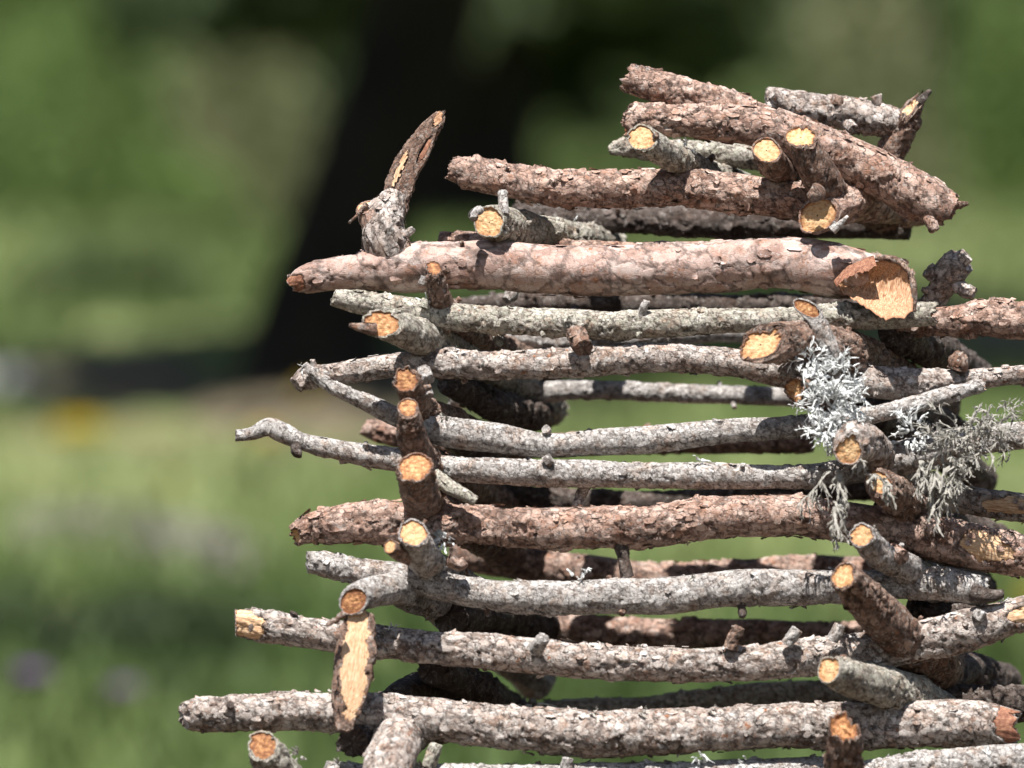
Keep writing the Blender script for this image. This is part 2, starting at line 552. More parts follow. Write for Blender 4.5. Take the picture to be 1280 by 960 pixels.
    for _ in range(nf):
        ci = rnd.randrange(4, n - 4) if n > 12 else n // 2
        cj = rnd.randrange(m)
        if moved[max(0, ci - 4):ci + 5].any(): continue
        ln = rnd.uniform(1.2, 3.6) * (1.3 if style in ('pink', 'big') else 1)
        wd = rnd.uniform(1.0, 2.6)
        lift = rnd.uniform(.3, 1.5)
        dirx, diry = rnd.choice((-1, 0, 1)), rnd.choice((-1, 1, -1))
        fv, fb, fk = [], [], []
        rv = rnd.random()
        for a in fu:
            for b_ in np.linspace(-1, 1, 4):
                # rounded ragged outline
                sq = math.sqrt(max(0, 1 - .45 * b_ * b_))
                aa = a * sq * ln * (1 + rnd.uniform(-.16, .16))
                bb = b_ * wd * math.sqrt(max(0, 1 - .4 * a * a)) * (1 + rnd.uniform(-.16, .16))
                ii = min(n - 1, max(0, int(ci + aa / (SEG_MM * res))))
                ja = (th[cj] + bb / 1000 / rr[ii, 0])
                jf = int(round(ja / (2 * math.pi) * m)) % m
                base = C[ii] + (max(rad[ii, jf], rr[ii, 0]) + .00015 + lift / 1000 * max(0, (a * dirx + b_ * diry) * .5 + .3) ** 1.5) * (A[ii] * math.cos(ja) + B[ii] * math.sin(ja))
                base = base + T[ii] * (aa / 1000 - (ii - ci) * SEG_MM * res / 1000) * .9
                fv.append(base); fb.append(bc[ii, jf] + [0, 0, 0]); fk.append((rv, .4, .8))
        gi = np.arange(5)[:, None] * 4 + np.arange(3)[None] + nv
        quads.append(np.stack((gi, gi + 1, gi + 5, gi + 4), -1).reshape(-1, 4))
        verts.append(np.array(fv)); vb.append(np.array(fb)); vk.append(np.array(fk))
        nv += 24
    bark_ob = mesh_obj(part, np.vstack(verts), np.vstack(quads), M[style], root, bc=np.vstack(vb), bk=np.vstack(vk))
    for kind, wv, wb, wk, wq in wood:
        mesh_obj('cut_end' if kind == 'cut' else 'torn_end', wv, wq, M[TORN_MAT[0] if kind == 'torn' else CUT_MAT[0]], root, bc=wb, bk=wk)
    return dict(pos=pos, bc=bc, n=n, m=m, C=C, r=r, T=T, A=A, B=B, root=root, rad=rad, ob=bark_ob)


TORN_MAT = ['cut']
CUT_MAT = ['cut']


def wood_patch(D, cx, cy, rx, ry, mat='pale', name='exposed_wood', seed=1, sink=.0006, ang=0):
    """bare wood where the bark came off, irregular outline, on the viewer's side"""
    pos = D['pos']; n, m = D['n'], D['m']
    X, Y, dd = to_px(pos)
    cdir = (pos - D['C'][:, None]) @ V(0, .1, 1)
    ca, sa = math.cos(ang), math.sin(ang)
    u = ((X - cx) * ca + (Y - cy) * sa) / rx
    v = (-(X - cx) * sa + (Y - cy) * ca) / ry
    e = u * u + v * v + .35 * noise(np.stack((X / 9, Y / 9, np.full_like(X, seed)), -1), 90) + .15 * noise(np.stack((X / 3, Y / 3, np.full_like(X, seed)), -1), 91)
    mask = (e < 1) & (cdir > 0)
    i = np.arange(n - 1)[:, None]; j = np.arange(m)[None]; j2 = (j + 1) % m
    mk = mask[:-1] & mask[1:] & mask[:-1][:, j2[0]] & mask[1:][:, j2[0]]
    I, J = np.nonzero(mk)
    if len(I) == 0: return
    J2 = (J + 1) % m
    q = np.stack((I * m + J, I * m + J2, (I + 1) * m + J2, (I + 1) * m + J), -1)
    used, inv = np.unique(q.ravel(), return_inverse=True)
    d = pos - D['C'][:, None]
    d /= np.linalg.norm(d, axis=-1)[..., None]
    stri = noise(D['bc'] / np.array((9, 1.1, 1.1)), 92)
    newp = D['C'][:, None] + d * (np.minimum(np.linalg.norm(pos - D['C'][:, None], axis=-1), D['r'][:, None] * 1.02)[..., None] - sink + .0004 * stri[..., None])
    me = D['ob'].data
    co = np.empty(len(me.vertices) * 3, np.float32); me.vertices.foreach_get('co', co); co = co.reshape(-1, 3)
    co[:n * m] -= (d * (np.clip((1 - e) * 6, 0, 1) * (cdir > 0) * .0035)[..., None]).reshape(-1, 3)
    me.vertices.foreach_set('co', co.ravel()); me.update()
    bk = np.stack((np.zeros_like(X), np.clip((1 - e) * 2.2, 0, 1), np.ones_like(X)), -1)
    mesh_obj(name, newp.reshape(-1, 3)[used], inv.reshape(-1, 4), M[mat], D['root'], bc=D['bc'].reshape(-1, 3)[used], bk=bk.reshape(-1, 3)[used])


SEED = [3]
NM = dict(b='branch', s='stub')


SPRIGS = []


def BR(name, label, pts, style, e0='old', e1='old', cat='branch', group=None, nubs=(), auto=True, seed=None, **kw):
    SEED[0] += 7
    sd = seed if seed is not None else SEED[0]
    if isinstance(e0, tuple) and 'wob' not in kw: kw['wob'] = 1.7
    root = empty(name, P(*pts[len(pts) // 2][:3]), label, cat, group or 'branches laid crosswise in the stack')
    D = build_branch(root, pts, style, sd, e0, e1, **kw)
    rnd = random.Random(sd)
    # small broken side shoots and buds
    if auto:
        ln = len(D['C'])
        cnt = int(ln * SEG_MM / 55)
        for _ in range(cnt):
            i = rnd.randrange(5, max(6, ln - 5))
            t = rnd.uniform(0, 2 * math.pi)
            dr = D['A'][i] * math.cos(t) + D['B'][i] * math.sin(t)
            L_ = rnd.uniform(1.5, 5.5) / 1000
            q0 = D['C'][i] + dr * (D['r'][i] * .85)
            q1 = q0 + dr * L_ + D['T'][i] * rnd.uniform(-.6, .6) * L_
            rr = rnd.uniform(1.3, 2.4) / 1000
            build_branch(root, [(*q0, rr * 1.2), (*((q0 + q1) / 2), rr), (*q1, rr * .9)], 'brown' if rnd.random() < .35 else ('grey' if style in ('big',) else style), sd + 5 + i, None, 'old',
                         part='side_shoot', flakes=0, px=False, knots=0)
    if style in ('green', 'mix', 'grey') and auto and pts[0][2] < 30 and ln > 150:
        sp_ = []
        for _ in range(1 + ln // 260):
            i = rnd.randrange(10, ln - 10)
            q = D['C'][i] + D['A'][i] * D['r'][i] * .9 + V(0, 0, 1) * D['r'][i] * .5
            sp_.append(q)
        SPRIGS.append((root, sp_, sd))
    for nb in nubs:
        st = nb[-1] if isinstance(nb[-1], str) else style
        pp = [q for q in nb if not isinstance(q, str)]
        build_branch(root, pp, st, sd + 3 + int(pp[0][0]), None, 'old', part='side_shoot', flakes=2, knots=0)
    return D


# ------------------------------------------------------------------ the stack of branches
exec_order = None
Z = -55     # front tips of the cross branches

# top of the stack
BR('forked_branch', 'thick pinkish scaly branch slanting down right across the top, lower prong of the fork',
   [(776, 150, -8, 20), (830, 152, -8, 21), (890, 155, -8, 23), (950, 162, -6, 27), (1010, 178, -4, 29), (1060, 200, -2, 29), (1110, 225, 0, 30), (1160, 250, 0, 29), (1192, 264, 0, 22)], 'pink', 'torn', 'torn', wob=1.2,
   nubs=[((1160, 265, -5, 10), (1166, 284, -6, 7), (1168, 290, -6, 6)), ((1185, 256, -2, 7), (1200, 256, -2, 5), (1211, 254, -2, 2), 'brown')])
D = BR('branch', 'reddish branch at the very top whose jagged tip points up left above a fork',
   [(778, 97, -2, 17), (810, 106, -2, 20), (850, 118, 0, 22), (900, 132, 2, 24), (950, 152, 4, 22), (985, 168, 6, 14)], 'pink', 'torn', 'old', wob=.8)
BR('branch', 'rough grey knobbly branch lying behind the top right of the stack',
   [(955, 128, 45, 17), (1000, 134, 45, 20), (1050, 138, 45, 21), (1100, 146, 45, 20), (1128, 152, 45, 16)], 'mix', wob=1.6, flakes=30,
   nubs=[((985, 135, 38, 9), (972, 122, 34, 9), (965, 114, 32, 8)), ((1098, 130, 40, 6), (1095, 118, 38, 7)), ((1060, 155, 30, 8), (1068, 163, 24, 8)), ((1045, 130, 36, 9), (1048, 118, 34, 7), 'brown')])
TORN_MAT[0] = 'pale'
BR('branch', 'dark broken stub with a split pale tip sticking up at the top right corner',
   [(1100, 225, 60, 17), (1118, 185, 50, 18), (1134, 150, 42, 16), (1146, 122, 36, 12), (1154, 106, 34, 10)], 'brown', 'old', ('torn', (-.5, .7, .6)), wob=1.4, nubs=[((1148, 128, 34, 6), (1160, 116, 32, 4), (1164, 112, 32, 3), 'dark')])
TORN_MAT[0] = 'cut'
BR('branch', 'thin mottled branch with a pointed purplish tip behind the top stubs',
   [(761, 190, 70, 5), (776, 185, 70, 11), (820, 188, 70, 14), (880, 190, 70, 15), (940, 196, 72, 16), (1000, 205, 75, 15)], 'green')
BR('branch', 'long pinkish flaky branch, second course from the top, ragged at its left end',
   [(560, 210, -2, 14), (580, 214, -2, 19), (620, 222, -2, 21), (680, 233, -2, 23), (760, 235, -2, 24), (840, 236, -2, 24), (920, 241, -2, 25), (1000, 251, 0, 24), (1050, 262, 4, 22)], 'pink', 'torn', 'old', wob=1.1, flakes=160,
   nubs=[((628, 240, -20, 6), (629, 256, -24, 7), (630, 270, -26, 7), 'grey')])
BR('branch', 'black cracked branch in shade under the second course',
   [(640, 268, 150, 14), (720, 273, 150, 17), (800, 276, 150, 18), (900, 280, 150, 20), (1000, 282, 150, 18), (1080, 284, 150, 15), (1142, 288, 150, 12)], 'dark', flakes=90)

# main thick log
CUT_MAT[0] = 'pale'
TORN_MAT[0] = 'torn'
D = BR('crooked_log', 'thickest smooth pink log with torn orange wood at its right end',
   [(362, 358, -3, 9), (374, 351, -3, 16), (410, 343, -3, 20), (450, 338, -3, 24), (490, 334, -3, 29), (540, 332, -3, 31), (620, 333, -3, 31), (700, 338, -3, 32), (780, 339, -3, 32), (860, 335, -3, 33), (940, 331, -3, 33), (1000, 331, -3, 33), (1050, 338, -3, 34), (1082, 344, 0, 30), (1110, 348, 5, 24), (1126, 352, 8, 20)],
   'big', 'torn', 'torn', wob=.7, flakes=90)
rootF2 = D['root']


def flap(name, top, bot, dfun, mat, root, seed, nu=70, nv=46, ragged=3.6, back=None):
    t_, b_ = catmull(np.array([(*q, 0) for q in top], float), np.ones(len(top)), 1)[0], catmull(np.array([(*q, 0) for q in bot], float), np.ones(len(bot)), 1)[0]
    u = np.linspace(0, 1, nu)
    T2 = np.stack([np.interp(u, np.linspace(0, 1, len(t_)), t_[:, k]) for k in (0, 1)], -1)
    B2 = np.stack([np.interp(u, np.linspace(0, 1, len(b_)), b_[:, k]) for k in (0, 1)], -1)
    rag = noise(np.stack((u * 9, np.full(nu, seed), u * 0), -1), 5) * ragged + noise(np.stack((u * 30, np.full(nu, seed), u * 0), -1), 6) * ragged * .6
    B2[:, 1] += rag
    T2[:, 1] += rag[::-1] * .4
    F, Bk, bc, bk = [], [], [], []
    for i in range(nu):
        for j in range(nv):
            v = j / (nv - 1)
            x, y_ = T2[i] * (1 - v) + B2[i] * v
            fib = noise(np.array([[u[i] * 14 + v * 5, v * 2.2, seed]]), 7)[0] * 1.1 + noise(np.array([[u[i] * 40 + v * 12, v * 3, seed]]), 8)[0] * .6
            dd = dfun(u[i], v) + fib
            F.append(P(x, y_, dd)); Bk.append(P(x, y_, dd + 1.6))
            bc.append((v * 30, u[i] * 45, dd)); e = min(u[i], 1 - u[i], v * .8, (1 - v) * .8)
            bk.append((0, min(1, e * 7 + .03), 1))
    idx = np.arange(nu - 1)[:, None] * nv + np.arange(nv - 1)[None]
    q = np.stack((idx, idx + nv, idx + nv + 1, idx + 1), -1).reshape(-1, 4)
    mesh_obj(name, F, q, M[mat], root, bc=bc, bk=bk)
    k = nu * nv
    ii = np.arange(nu - 1); jj = np.arange(nv - 1)
    rim = [np.stack((ii * nv, (ii + 1) * nv, (ii + 1) * nv + k, ii * nv + k), -1), np.stack((ii * nv + nv - 1, (ii + 1) * nv + nv - 1, (ii + 1) * nv + nv - 1 + k, ii * nv + nv - 1 + k), -1),
           np.stack((jj, jj + 1, jj + 1 + k, jj + k), -1), np.stack(((nu - 1) * nv + jj, (nu - 1) * nv + jj + 1, (nu - 1) * nv + jj + 1 + k, (nu - 1) * nv + jj + k), -1)]
    mesh_obj(back or 'bark_flap', np.vstack((F, Bk)), np.vstack([q + k] + rim), M['brown'], root, bc=np.vstack((bc, bc)), bk=np.vstack((bk, bk)) * [1, 0, 0] + [.3, .6, .5])


flap('torn_wood', [(1044, 352), (1062, 338), (1094, 326), (1124, 328), (1142, 352)], [(1046, 360), (1064, 372), (1086, 384), (1112, 400), (1141, 392)],
     lambda u, v: -19.5 - 9 * u ** 2 - 12 * v ** 3 * u - 3 * max(0, .25 - v) * 4 * u + 8.5 * math.sin(math.pi * min(1, u * 1.1)) * math.sin(math.pi * v) ** 1.0, 'torn', rootF2, 3)
flap('torn_flake', [(1042, 352), (1056, 336), (1078, 325), (1092, 319)], [(1046, 358), (1060, 348), (1080, 340), (1096, 334)],
     lambda u, v: -23 - 5 * v - 3 * u, 'redwood', rootF2, 8, 40, 16, 2.2)
build_branch(rootF2, [(1094, 322, -22, 4), (1120, 325, -26, 4.5), (1138, 342, -30, 4), (1143, 365, -30, 4), (1142, 390, -27, 3)], 'brown', 911, 'old', 'old', part='bark_lip', flakes=6, knots=0)
build_branch(rootF2, [(518, 336, 10, 22), (502, 326, 0, 27), (483, 300, -8, 29), (482, 270, -9, 26), (492, 250, -9, 20), (498, 238, -8, 13)], 'mix', 901, None, 'old', part='limb_base', flakes=60, wob=1.8)
LIMB = build_branch(rootF2, [(490, 262, -8, 19), (497, 238, -8, 17), (507, 212, -8, 18), (520, 190, -8, 17), (534, 168, -8, 13), (545, 152, -8, 10), (556, 138, -8, 4)], 'brown', 902, None, ('torn', (.5, .5, .7)), part='broken_limb', flakes=0, wob=1.6, flat=.35)
wood_patch(LIMB, 500, 212, 4, 34, 'pale', 'exposed_wood', 41, ang=.40, sink=-.0004)
wood_patch(LIMB, 530, 190, 4, 22, 'redwood', 'exposed_wood', 43, ang=.50, sink=-.0002)
wood_patch(LIMB, 549, 147, 5, 14, 'torn', 'exposed_wood', 42, ang=.55, sink=-.0004)
wood_patch(D, 369, 354, 13, 12, 'redwood', 'torn_tip', 44, sink=-.0002)
build_branch(rootF2, [(472, 292, -12, 15), (460, 270, -14, 13), (455, 250, -14, 11)], 'pink', 903, None, ('cut', (-.3, .8, .5)), part='broken_stub', flakes=14)
build_branch(rootF2, [(458, 255, -18, 4), (447, 268, -20, 2.5), (436, 279, -20, 1.5)], 'brown', 905, None, 'old', part='bark_strip', flakes=0, knots=0)
build_branch(rootF2, [(504, 296, -12, 5), (513, 289, -14, 5), (518, 286, -14, 4)], 'grey', 906, None, 'old', part='side_shoot', flakes=0, knots=0)
CUT_MAT[0] = 'cut'
TORN_MAT[0] = 'cut'
BR('branch', 'short reddish branch tip just showing over the left of the thickest log',
   [(548, 297, 40, 8), (570, 300, 40, 12), (620, 306, 42, 14), (700, 312, 45, 14), (800, 318, 45, 14)], 'pink', flakes=14)
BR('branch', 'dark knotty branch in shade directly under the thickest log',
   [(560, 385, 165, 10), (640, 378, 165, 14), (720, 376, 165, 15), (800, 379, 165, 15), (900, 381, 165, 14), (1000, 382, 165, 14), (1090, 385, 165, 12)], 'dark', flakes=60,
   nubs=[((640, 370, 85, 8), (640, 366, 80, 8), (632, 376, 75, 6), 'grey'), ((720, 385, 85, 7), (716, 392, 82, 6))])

BR('branch', 'pale greenish grey branch close under the thickest log, spanning the whole width',
   [(414, 370, -15, 10), (440, 375, -13, 14), (480, 383, -13, 16), (530, 391, -13, 17), (600, 398, -13, 17), (680, 403, -13, 17), (760, 408, -13, 18), (820, 405, -13, 18), (900, 401, -13, 16), (980, 400, -11, 15), (1060, 396, -5, 17), (1120, 394, -3, 17), (1174, 393, -1, 15)], 'green', 'old', 'torn',
   nubs=[((802, 398, -19, 5), (805, 384, -23, 5), (809, 375, -25, 4), 'grey'), ((720, 415, -25, 12), (726, 428, -33, 12), (731, 436, -37, 11), 'brown'), ((876, 392, -17, 6), (877, 386, -19, 6)), ((948, 392, -15, 7), (949, 387, -17, 7)), ((620, 258 + 160, 10, 6), (625, 430, -3, 4))])
BR('branch', 'thick pinkish branch running out of the frame at the right below the knobbly grey stub',
   [(1120, 404, 30, 16), (1180, 402, 22, 19), (1230, 400, 16, 23), (1290, 402, 12, 25), (1350, 405, 10, 25)], 'pink', 'old', None)
BR('branch', 'gnarled grey lumpy stub standing at the right edge beside the torn log end',
   [(1140, 420, 60, 14), (1160, 385, 50, 15), (1178, 355, 40, 17), (1190, 335, 34, 21), (1205, 322, 30, 18)], 'mix', 'old', 'old', wob=1.9, flakes=20,
   nubs=[((1190, 352, 34, 8), (1208, 364, 30, 9), (1220, 368, 28, 8)), ((1170, 345, 36, 10), (1160, 335, 34, 10)), ((1195, 330, 30, 12), (1210, 318, 26, 9))])
BR('branch', 'rough dark branch seen in the gap behind the pale greenish branch',
   [(540, 405, 170, 12), (620, 418, 170, 14), (700, 426, 170, 15), (800, 422, 170, 14), (900, 415, 170, 14), (1010, 420, 170, 16)], 'grey', flakes=40)

# left corner cross branches
BR('branch', 'slim upright stub with a small orange cut in front of the thick log',
   [(541, 326, -40, 10), (543, 342, -36, 11), (546, 360, -28, 13), (552, 380, -14, 16), (575, 405, 20, 17), (640, 440, 120, 16), (690, 470, 230, 14)], 'brown', ('cut', (.0, .55, .8)), 'old', flakes=12, nubs=[((532, 345, -28, 6), (528, 356, -26, 6), 'grey'), ((555, 335, -20, 5), (560, 340, -18, 5))])
BR('branch', 'stub with a long oval slanting yellow cut pointing left under the pale greenish branch',
   [(462, 402, -62, 17), (490, 408, -50, 20), (522, 420, -22, 22), (570, 440, 40, 23), (640, 480, 150, 23), (690, 510, 240, 22)], 'green', ('cut', (-.05, .25, .97)), 'old', flakes=20,
   nubs=[((470, 412, -58, 8), (450, 409, -60, 6), (436, 406, -60, 2.5), 'brown'), ((500, 383, -30, 5), (498, 376, -30, 5)), ((530, 385, -25, 6), (534, 374, -25, 6))])
BR('branch', 'pinkish grey branch with a knobby reddish left end, fourth course from the top',
   [(369, 482, -10, 10), (380, 473, -8, 14), (410, 467, -8, 13), (450, 462, -8, 15), (500, 457, -8, 16), (560, 455, -8, 18), (640, 457, -8, 18), (720, 453, -8, 20), (800, 448, -8, 19), (870, 449, -8, 18), (930, 456, -6, 18), (1000, 468, -2, 20), (1070, 475, 2, 20), (1130, 480, 6, 21), (1190, 476, 8, 17), (1240, 472, 8, 13), (1310, 465, 8, 12)], 'mix', 'old', None, flakes=150,
   nubs=[((1196, 462, 2, 13), (1200, 448, 0, 11), (1202, 440, 0, 5), 'brown')])
BR('branch', 'pale smooth grey branch whose thin tip curls up at the left',
   [(381, 455, -22, 3), (392, 468, -20, 7), (410, 481, -18, 8), (440, 494, -16, 10), (470, 508, -12, 12), (500, 522, -8, 13), (560, 540, -2, 19), (620, 548, 0, 19), (680, 557, 0, 15), (740, 553, 0, 16), (820, 549, 0, 17), (900, 539, 0, 15), (980, 535, 0, 14), (1060, 524, -4, 12), (1120, 512, -8, 11), (1180, 495, -8, 11), (1232, 480, -6, 8)], 'grey', 'old', 'torn', flakes=30,
   nubs=[((735, 548, 0, 8), (738, 536, 0, 4)), ((684, 540, -4, 6), (682, 536, -8, 6)), ((898, 530, -3, 8), (898, 524, -4, 8))])
BR('branch', 'round orange cut stub, upper of the close pair at the left corner',
   [(507, 469, -60, 16), (512, 484, -46, 17), (522, 505, -20, 18), (570, 530, 60, 18), (650, 570, 200, 17)], 'brown', ('cut', (.0, .25, .95)), 'old', flakes=14, nubs=[((528, 462, -30, 9), (532, 470, -32, 9), (537, 476, -34, 8), 'grey'), ((534, 488, -34, 6), (537, 496, -36, 6), 'grey')])
BR('branch', 'upright stub with a small orange cut, lower of the close pair at left',
   [(509, 503, -64, 12), (511, 520, -56, 15), (515, 545, -44, 18), (522, 566, -26, 20), (560, 590, 40, 20), (640, 640, 200, 18)], 'brown', ('cut', (.0, .45, .9)), 'old', flakes=16)
BR('branch', 'reddish branch whose left tip shows behind the corner below the curled tip',
   [(452, 534, 175, 10), (475, 540, 175, 15), (520, 548, 175, 16), (600, 556, 175, 16), (700, 556, 175, 15), (800, 553, 175, 15), (900, 551, 175, 16), (1020, 550, 175, 16)], 'dark' if False else 'pink')
BR('branch', 'white speckled branch at the back, sunlit in a gap between black shadows',
   [(560, 500, 175, 13), (660, 492, 175, 14), (740, 488, 175, 12), (820, 490, 175, 12), (900, 493, 175, 12), (1010, 497, 175, 12), (1090, 500, 175, 12)], 'grey', flakes=20)
BR('branch', 'slender light grey branch jutting farthest left with a knuckle near its tip',
   [(293, 545, -4, 7), (315, 542, -4, 8), (338, 534, -4, 12), (352, 540, -4, 13), (375, 551, -4, 11), (410, 559, -4, 12), (450, 567, -4, 14), (500, 576, -2, 15), (560, 585, 0, 15), (640, 589, 0, 17), (720, 592, 0, 17), (800, 595, 0, 16), (880, 596, 0, 17), (960, 597, 0, 15), (1030, 594, 4, 16), (1080, 583, 10, 19), (1140, 570, 14, 21), (1200, 555, 16, 19), (1250, 547, 16, 18), (1320, 540, 16, 17)], 'grey', 'old', None, flakes=30,
   nubs=[((372, 556, -6, 8), (371, 566, -8, 7), (378, 568, -8, 5), 'dark'), ((735, 600, 4, 7), (727, 618, 8, 7), (718, 638, 10, 6)), ((683, 578, -8, 8), (690, 572, -10, 7))])
BR('branch', 'stout stub with a pale orange slanting cut at the left corner above the pink course',
   [(517, 580, -62, 22), (521, 600, -46, 24), (528, 622, -20, 24), (570, 650, 60, 24), (660, 700, 220, 24)], 'brown', ('cut', (-.15, .55, .85)), 'old', flakes=24)
BR('twig', 'thin lichened twig poking out right of the slanting cut stub',
   [(540, 590, -14, 8), (560, 608, -20, 9), (580, 618, -22, 8), (596, 627, -22, 6)], 'green', cat='twig', auto=False)
BR('branch', 'black shaded branch in the gap above the thick pink course',
   [(560, 610, 178, 13), (680, 622, 178, 15), (800, 628, 178, 14), (900, 622, 178, 13), (1040, 612, 178, 14), (1120, 612, 178, 14)], 'dark', flakes=50)
D = BR('branch', 'thick pink flaky branch across the middle, bare splintered patch near its right end',
   [(366, 674, -2, 12), (382, 664, 0, 18), (420, 656, 0, 24), (470, 652, 0, 27), (540, 656, 0, 26), (620, 657, 0, 25), (700, 661, 0, 26), (780, 659, 0, 26), (860, 651, 0, 26), (950, 645, 0, 26), (1030, 647, 4, 25), (1090, 657, 8, 25), (1150, 669, 12, 28), (1210, 683, 14, 28), (1260, 692, 14, 26), (1320, 700, 14, 25)], 'pink', 'torn', None, wob=1.1, flakes=300,
   nubs=[((777, 680, 0, 9), (780, 700, 0, 7), (784, 722, 2, 8), 'dark')])
wood_patch(D, 1236, 684, 34, 20, 'pale', 'exposed_wood', 8, ang=.3)
D = BR('branch', 'split branch end at the right edge with straw coloured bare wood',
   [(1110, 610, 60, 14), (1180, 622, 55, 17), (1240, 630, 50, 18), (1330, 640, 48, 17)], 'mix', 'old', None)
wood_patch(D, 1265, 632, 40, 12, 'pale', 'exposed_wood', 12)
BR('branch', 'stub with two joined orange cuts at the left corner, below the pink course',
   [(516, 667, -60, 19), (521, 682, -44, 20), (532, 700, -14, 21), (575, 730, 60, 20), (660, 780, 220, 20)], 'grey', ('cut', (0, .35, .9)), 'old', flakes=26,
   nubs=[((560, 700, -20, 8), (575, 706, -18, 8), (582, 702, -18, 7), 'pink'), ((545, 672, -20, 6), (552, 664, -20, 5), 'green')])
BR('twig', 'tiny stub with an orange tip at the left of the double cut stub',
   [(487, 682, -58, 9), (500, 690, -46, 11), (530, 702, -16, 12)], 'brown', ('cut', (-.5, .2, .8)), 'old', cat='twig', auto=False, flakes=4)
BR('branch', 'brown branch at the back with pink sunlit spots, below the thick pink course',
   [(560, 690, 178, 20), (640, 702, 178, 22), (720, 712, 178, 22), (800, 722, 178, 20), (900, 722, 178, 20), (1000, 715, 178, 20), (1100, 712, 178, 20)], 'pink', flakes=60)
BR('branch', 'blue grey rough branch with a blunt left end, course below the thick pink one',
   [(381, 702, -2, 12), (400, 705, 0, 15), (440, 713, 0, 16), (500, 722, 0, 17), (560, 735, 0, 18), (640, 746, 0, 20), (720, 748, 0, 21), (800, 745, 0, 22), (880, 739, 0, 22), (960, 733, 2, 23), (1040, 731, 8, 21), (1120, 731, 12, 18), (1190, 733, 14, 20), (1235, 742, 14, 18)], 'grey', 'old', 'torn', wob=1.2, flakes=80,
   nubs=[((927, 757, 0, 5), (928, 768, 0, 5), (927, 773, 0, 3), 'dark'), ((1215, 740, 6, 12), (1235, 745, 4, 9), (1256, 742, 4, 5), 'dark'), ((400, 695, 4, 6), (412, 692, 6, 4), 'dark')])
BR('branch', 'stub with a hooked orange cut above the long split branch at left',
   [(437, 752, -50, 17), (450, 744, -38, 19), (480, 737, -18, 20), (530, 745, 30, 26), (600, 790, 140, 28), (670, 850, 240, 28)], 'grey', ('cut', (-.1, .1, 1)), 'old', flakes=30, nubs=[((430, 768, -56, 5), (418, 776, -58, 3), (408, 782, -60, 1.6), 'brown')])
D = BR('split_branch', 'narrow branch split lengthwise, long cream wood face pointing down to a reddish tip',
   [(450, 762, -38, 17), (446, 800, -38, 24), (441, 840, -38, 25), (434, 880, -38, 20), (428, 916, -38, 8)], 'brown', 'old', 'old', wob=.5, flakes=8, knots=0, auto=False, flat=.35)
wood_patch(D, 444, 824, 19, 76, 'pale', 'exposed_wood', 15, ang=.08)
D = BR('branch', 'rough grey branch with a cream shaved left end, second full course from the bottom',
   [(292, 779, -2, 17), (330, 783, 0, 19), (390, 791, 0, 19), (450, 799, 0, 20), (520, 808, 0, 20), (600, 813, 0, 22), (680, 821, 0, 23), (760, 827, 0, 22), (840, 830, 0, 22), (920, 828, 0, 21), (1000, 822, 4, 23), (1070, 816, 8, 25), (1140, 803, 12, 26), (1200, 790, 14, 26), (1260, 773, 14, 23), (1320, 756, 14, 22)], 'mix', 'cut', None, wob=1.1, flakes=220,
   nubs=[((670, 812, -16, 9), (675, 804, -22, 9), (681, 795, -26, 8), 'grey'), ((912, 812, -12, 9), (918, 797, -14, 8), (925, 783, -16, 8), 'brown'), ((984, 806, -12, 8), (990, 796, -14, 8), (997, 786, -15, 7), 'grey'), ((1040, 800, -12, 8), (1046, 790, -14, 8), (1050, 780, -15, 7), 'grey'), ((366, 774, -4, 5), (369, 765, -6, 6), 'dark'), ((734, 830, -22, 5), (733, 832, -26, 5), 'brown'), ((1222, 772, 4, 9), (1228, 762, 2, 7), 'grey')])
wood_patch(D, 308, 781, 24, 22, 'pale', 'shaved_wood', 17)
wood_patch(D, 1285, 770, 24, 12, 'pale', 'exposed_wood', 18)
BR('branch', 'pinkish branch at the back, sunlit in the gap above the second course from the bottom',
   [(600, 770, 175, 19), (700, 784, 175, 19), (800, 793, 175, 19), (900, 794, 175, 19), (1000, 795, 175, 18), (1120, 796, 175, 18)], 'pink', wob=1.3, flakes=50)
BR('branch', 'lichened branch at the back just above the bottom full course',
   [(640, 893, 165, 12), (720, 886, 165, 14), (800, 884, 165, 13), (860, 878, 165, 14), (920, 872, 165, 16), (990, 868, 165, 17), (1080, 868, 165, 17), (1160, 866, 165, 17)], 'green', wob=1.4, flakes=50)
D = BR('branch', 'thickest grey scaly branch low in the stack with a black knob near its left end',
   [(226, 894, -2, 15), (240, 893, 0, 19), (290, 892, 0, 21), (360, 889, 0, 23), (430, 892, 0, 25), (500, 897, 0, 25), (580, 905, 0, 26), (660, 914, 0, 28), (740, 918, 0, 29), (820, 915, 0, 28), (900, 910, 0, 27), (980, 906, 4, 28), (1060, 908, 8, 28), (1140, 908, 12, 28), (1220, 905, 14, 29), (1275, 912, 14, 24)], 'mix', 'old', 'torn', wob=1.1, flakes=340,
   nubs=[((288, 882, -12, 5), (288, 880, -16, 5), 'dark'), ((366, 872, -4, 8), (371, 864, -4, 5))])
wood_patch(D, 1262, 905, 22, 24, 'redwood', 'torn_inner_bark', 21)

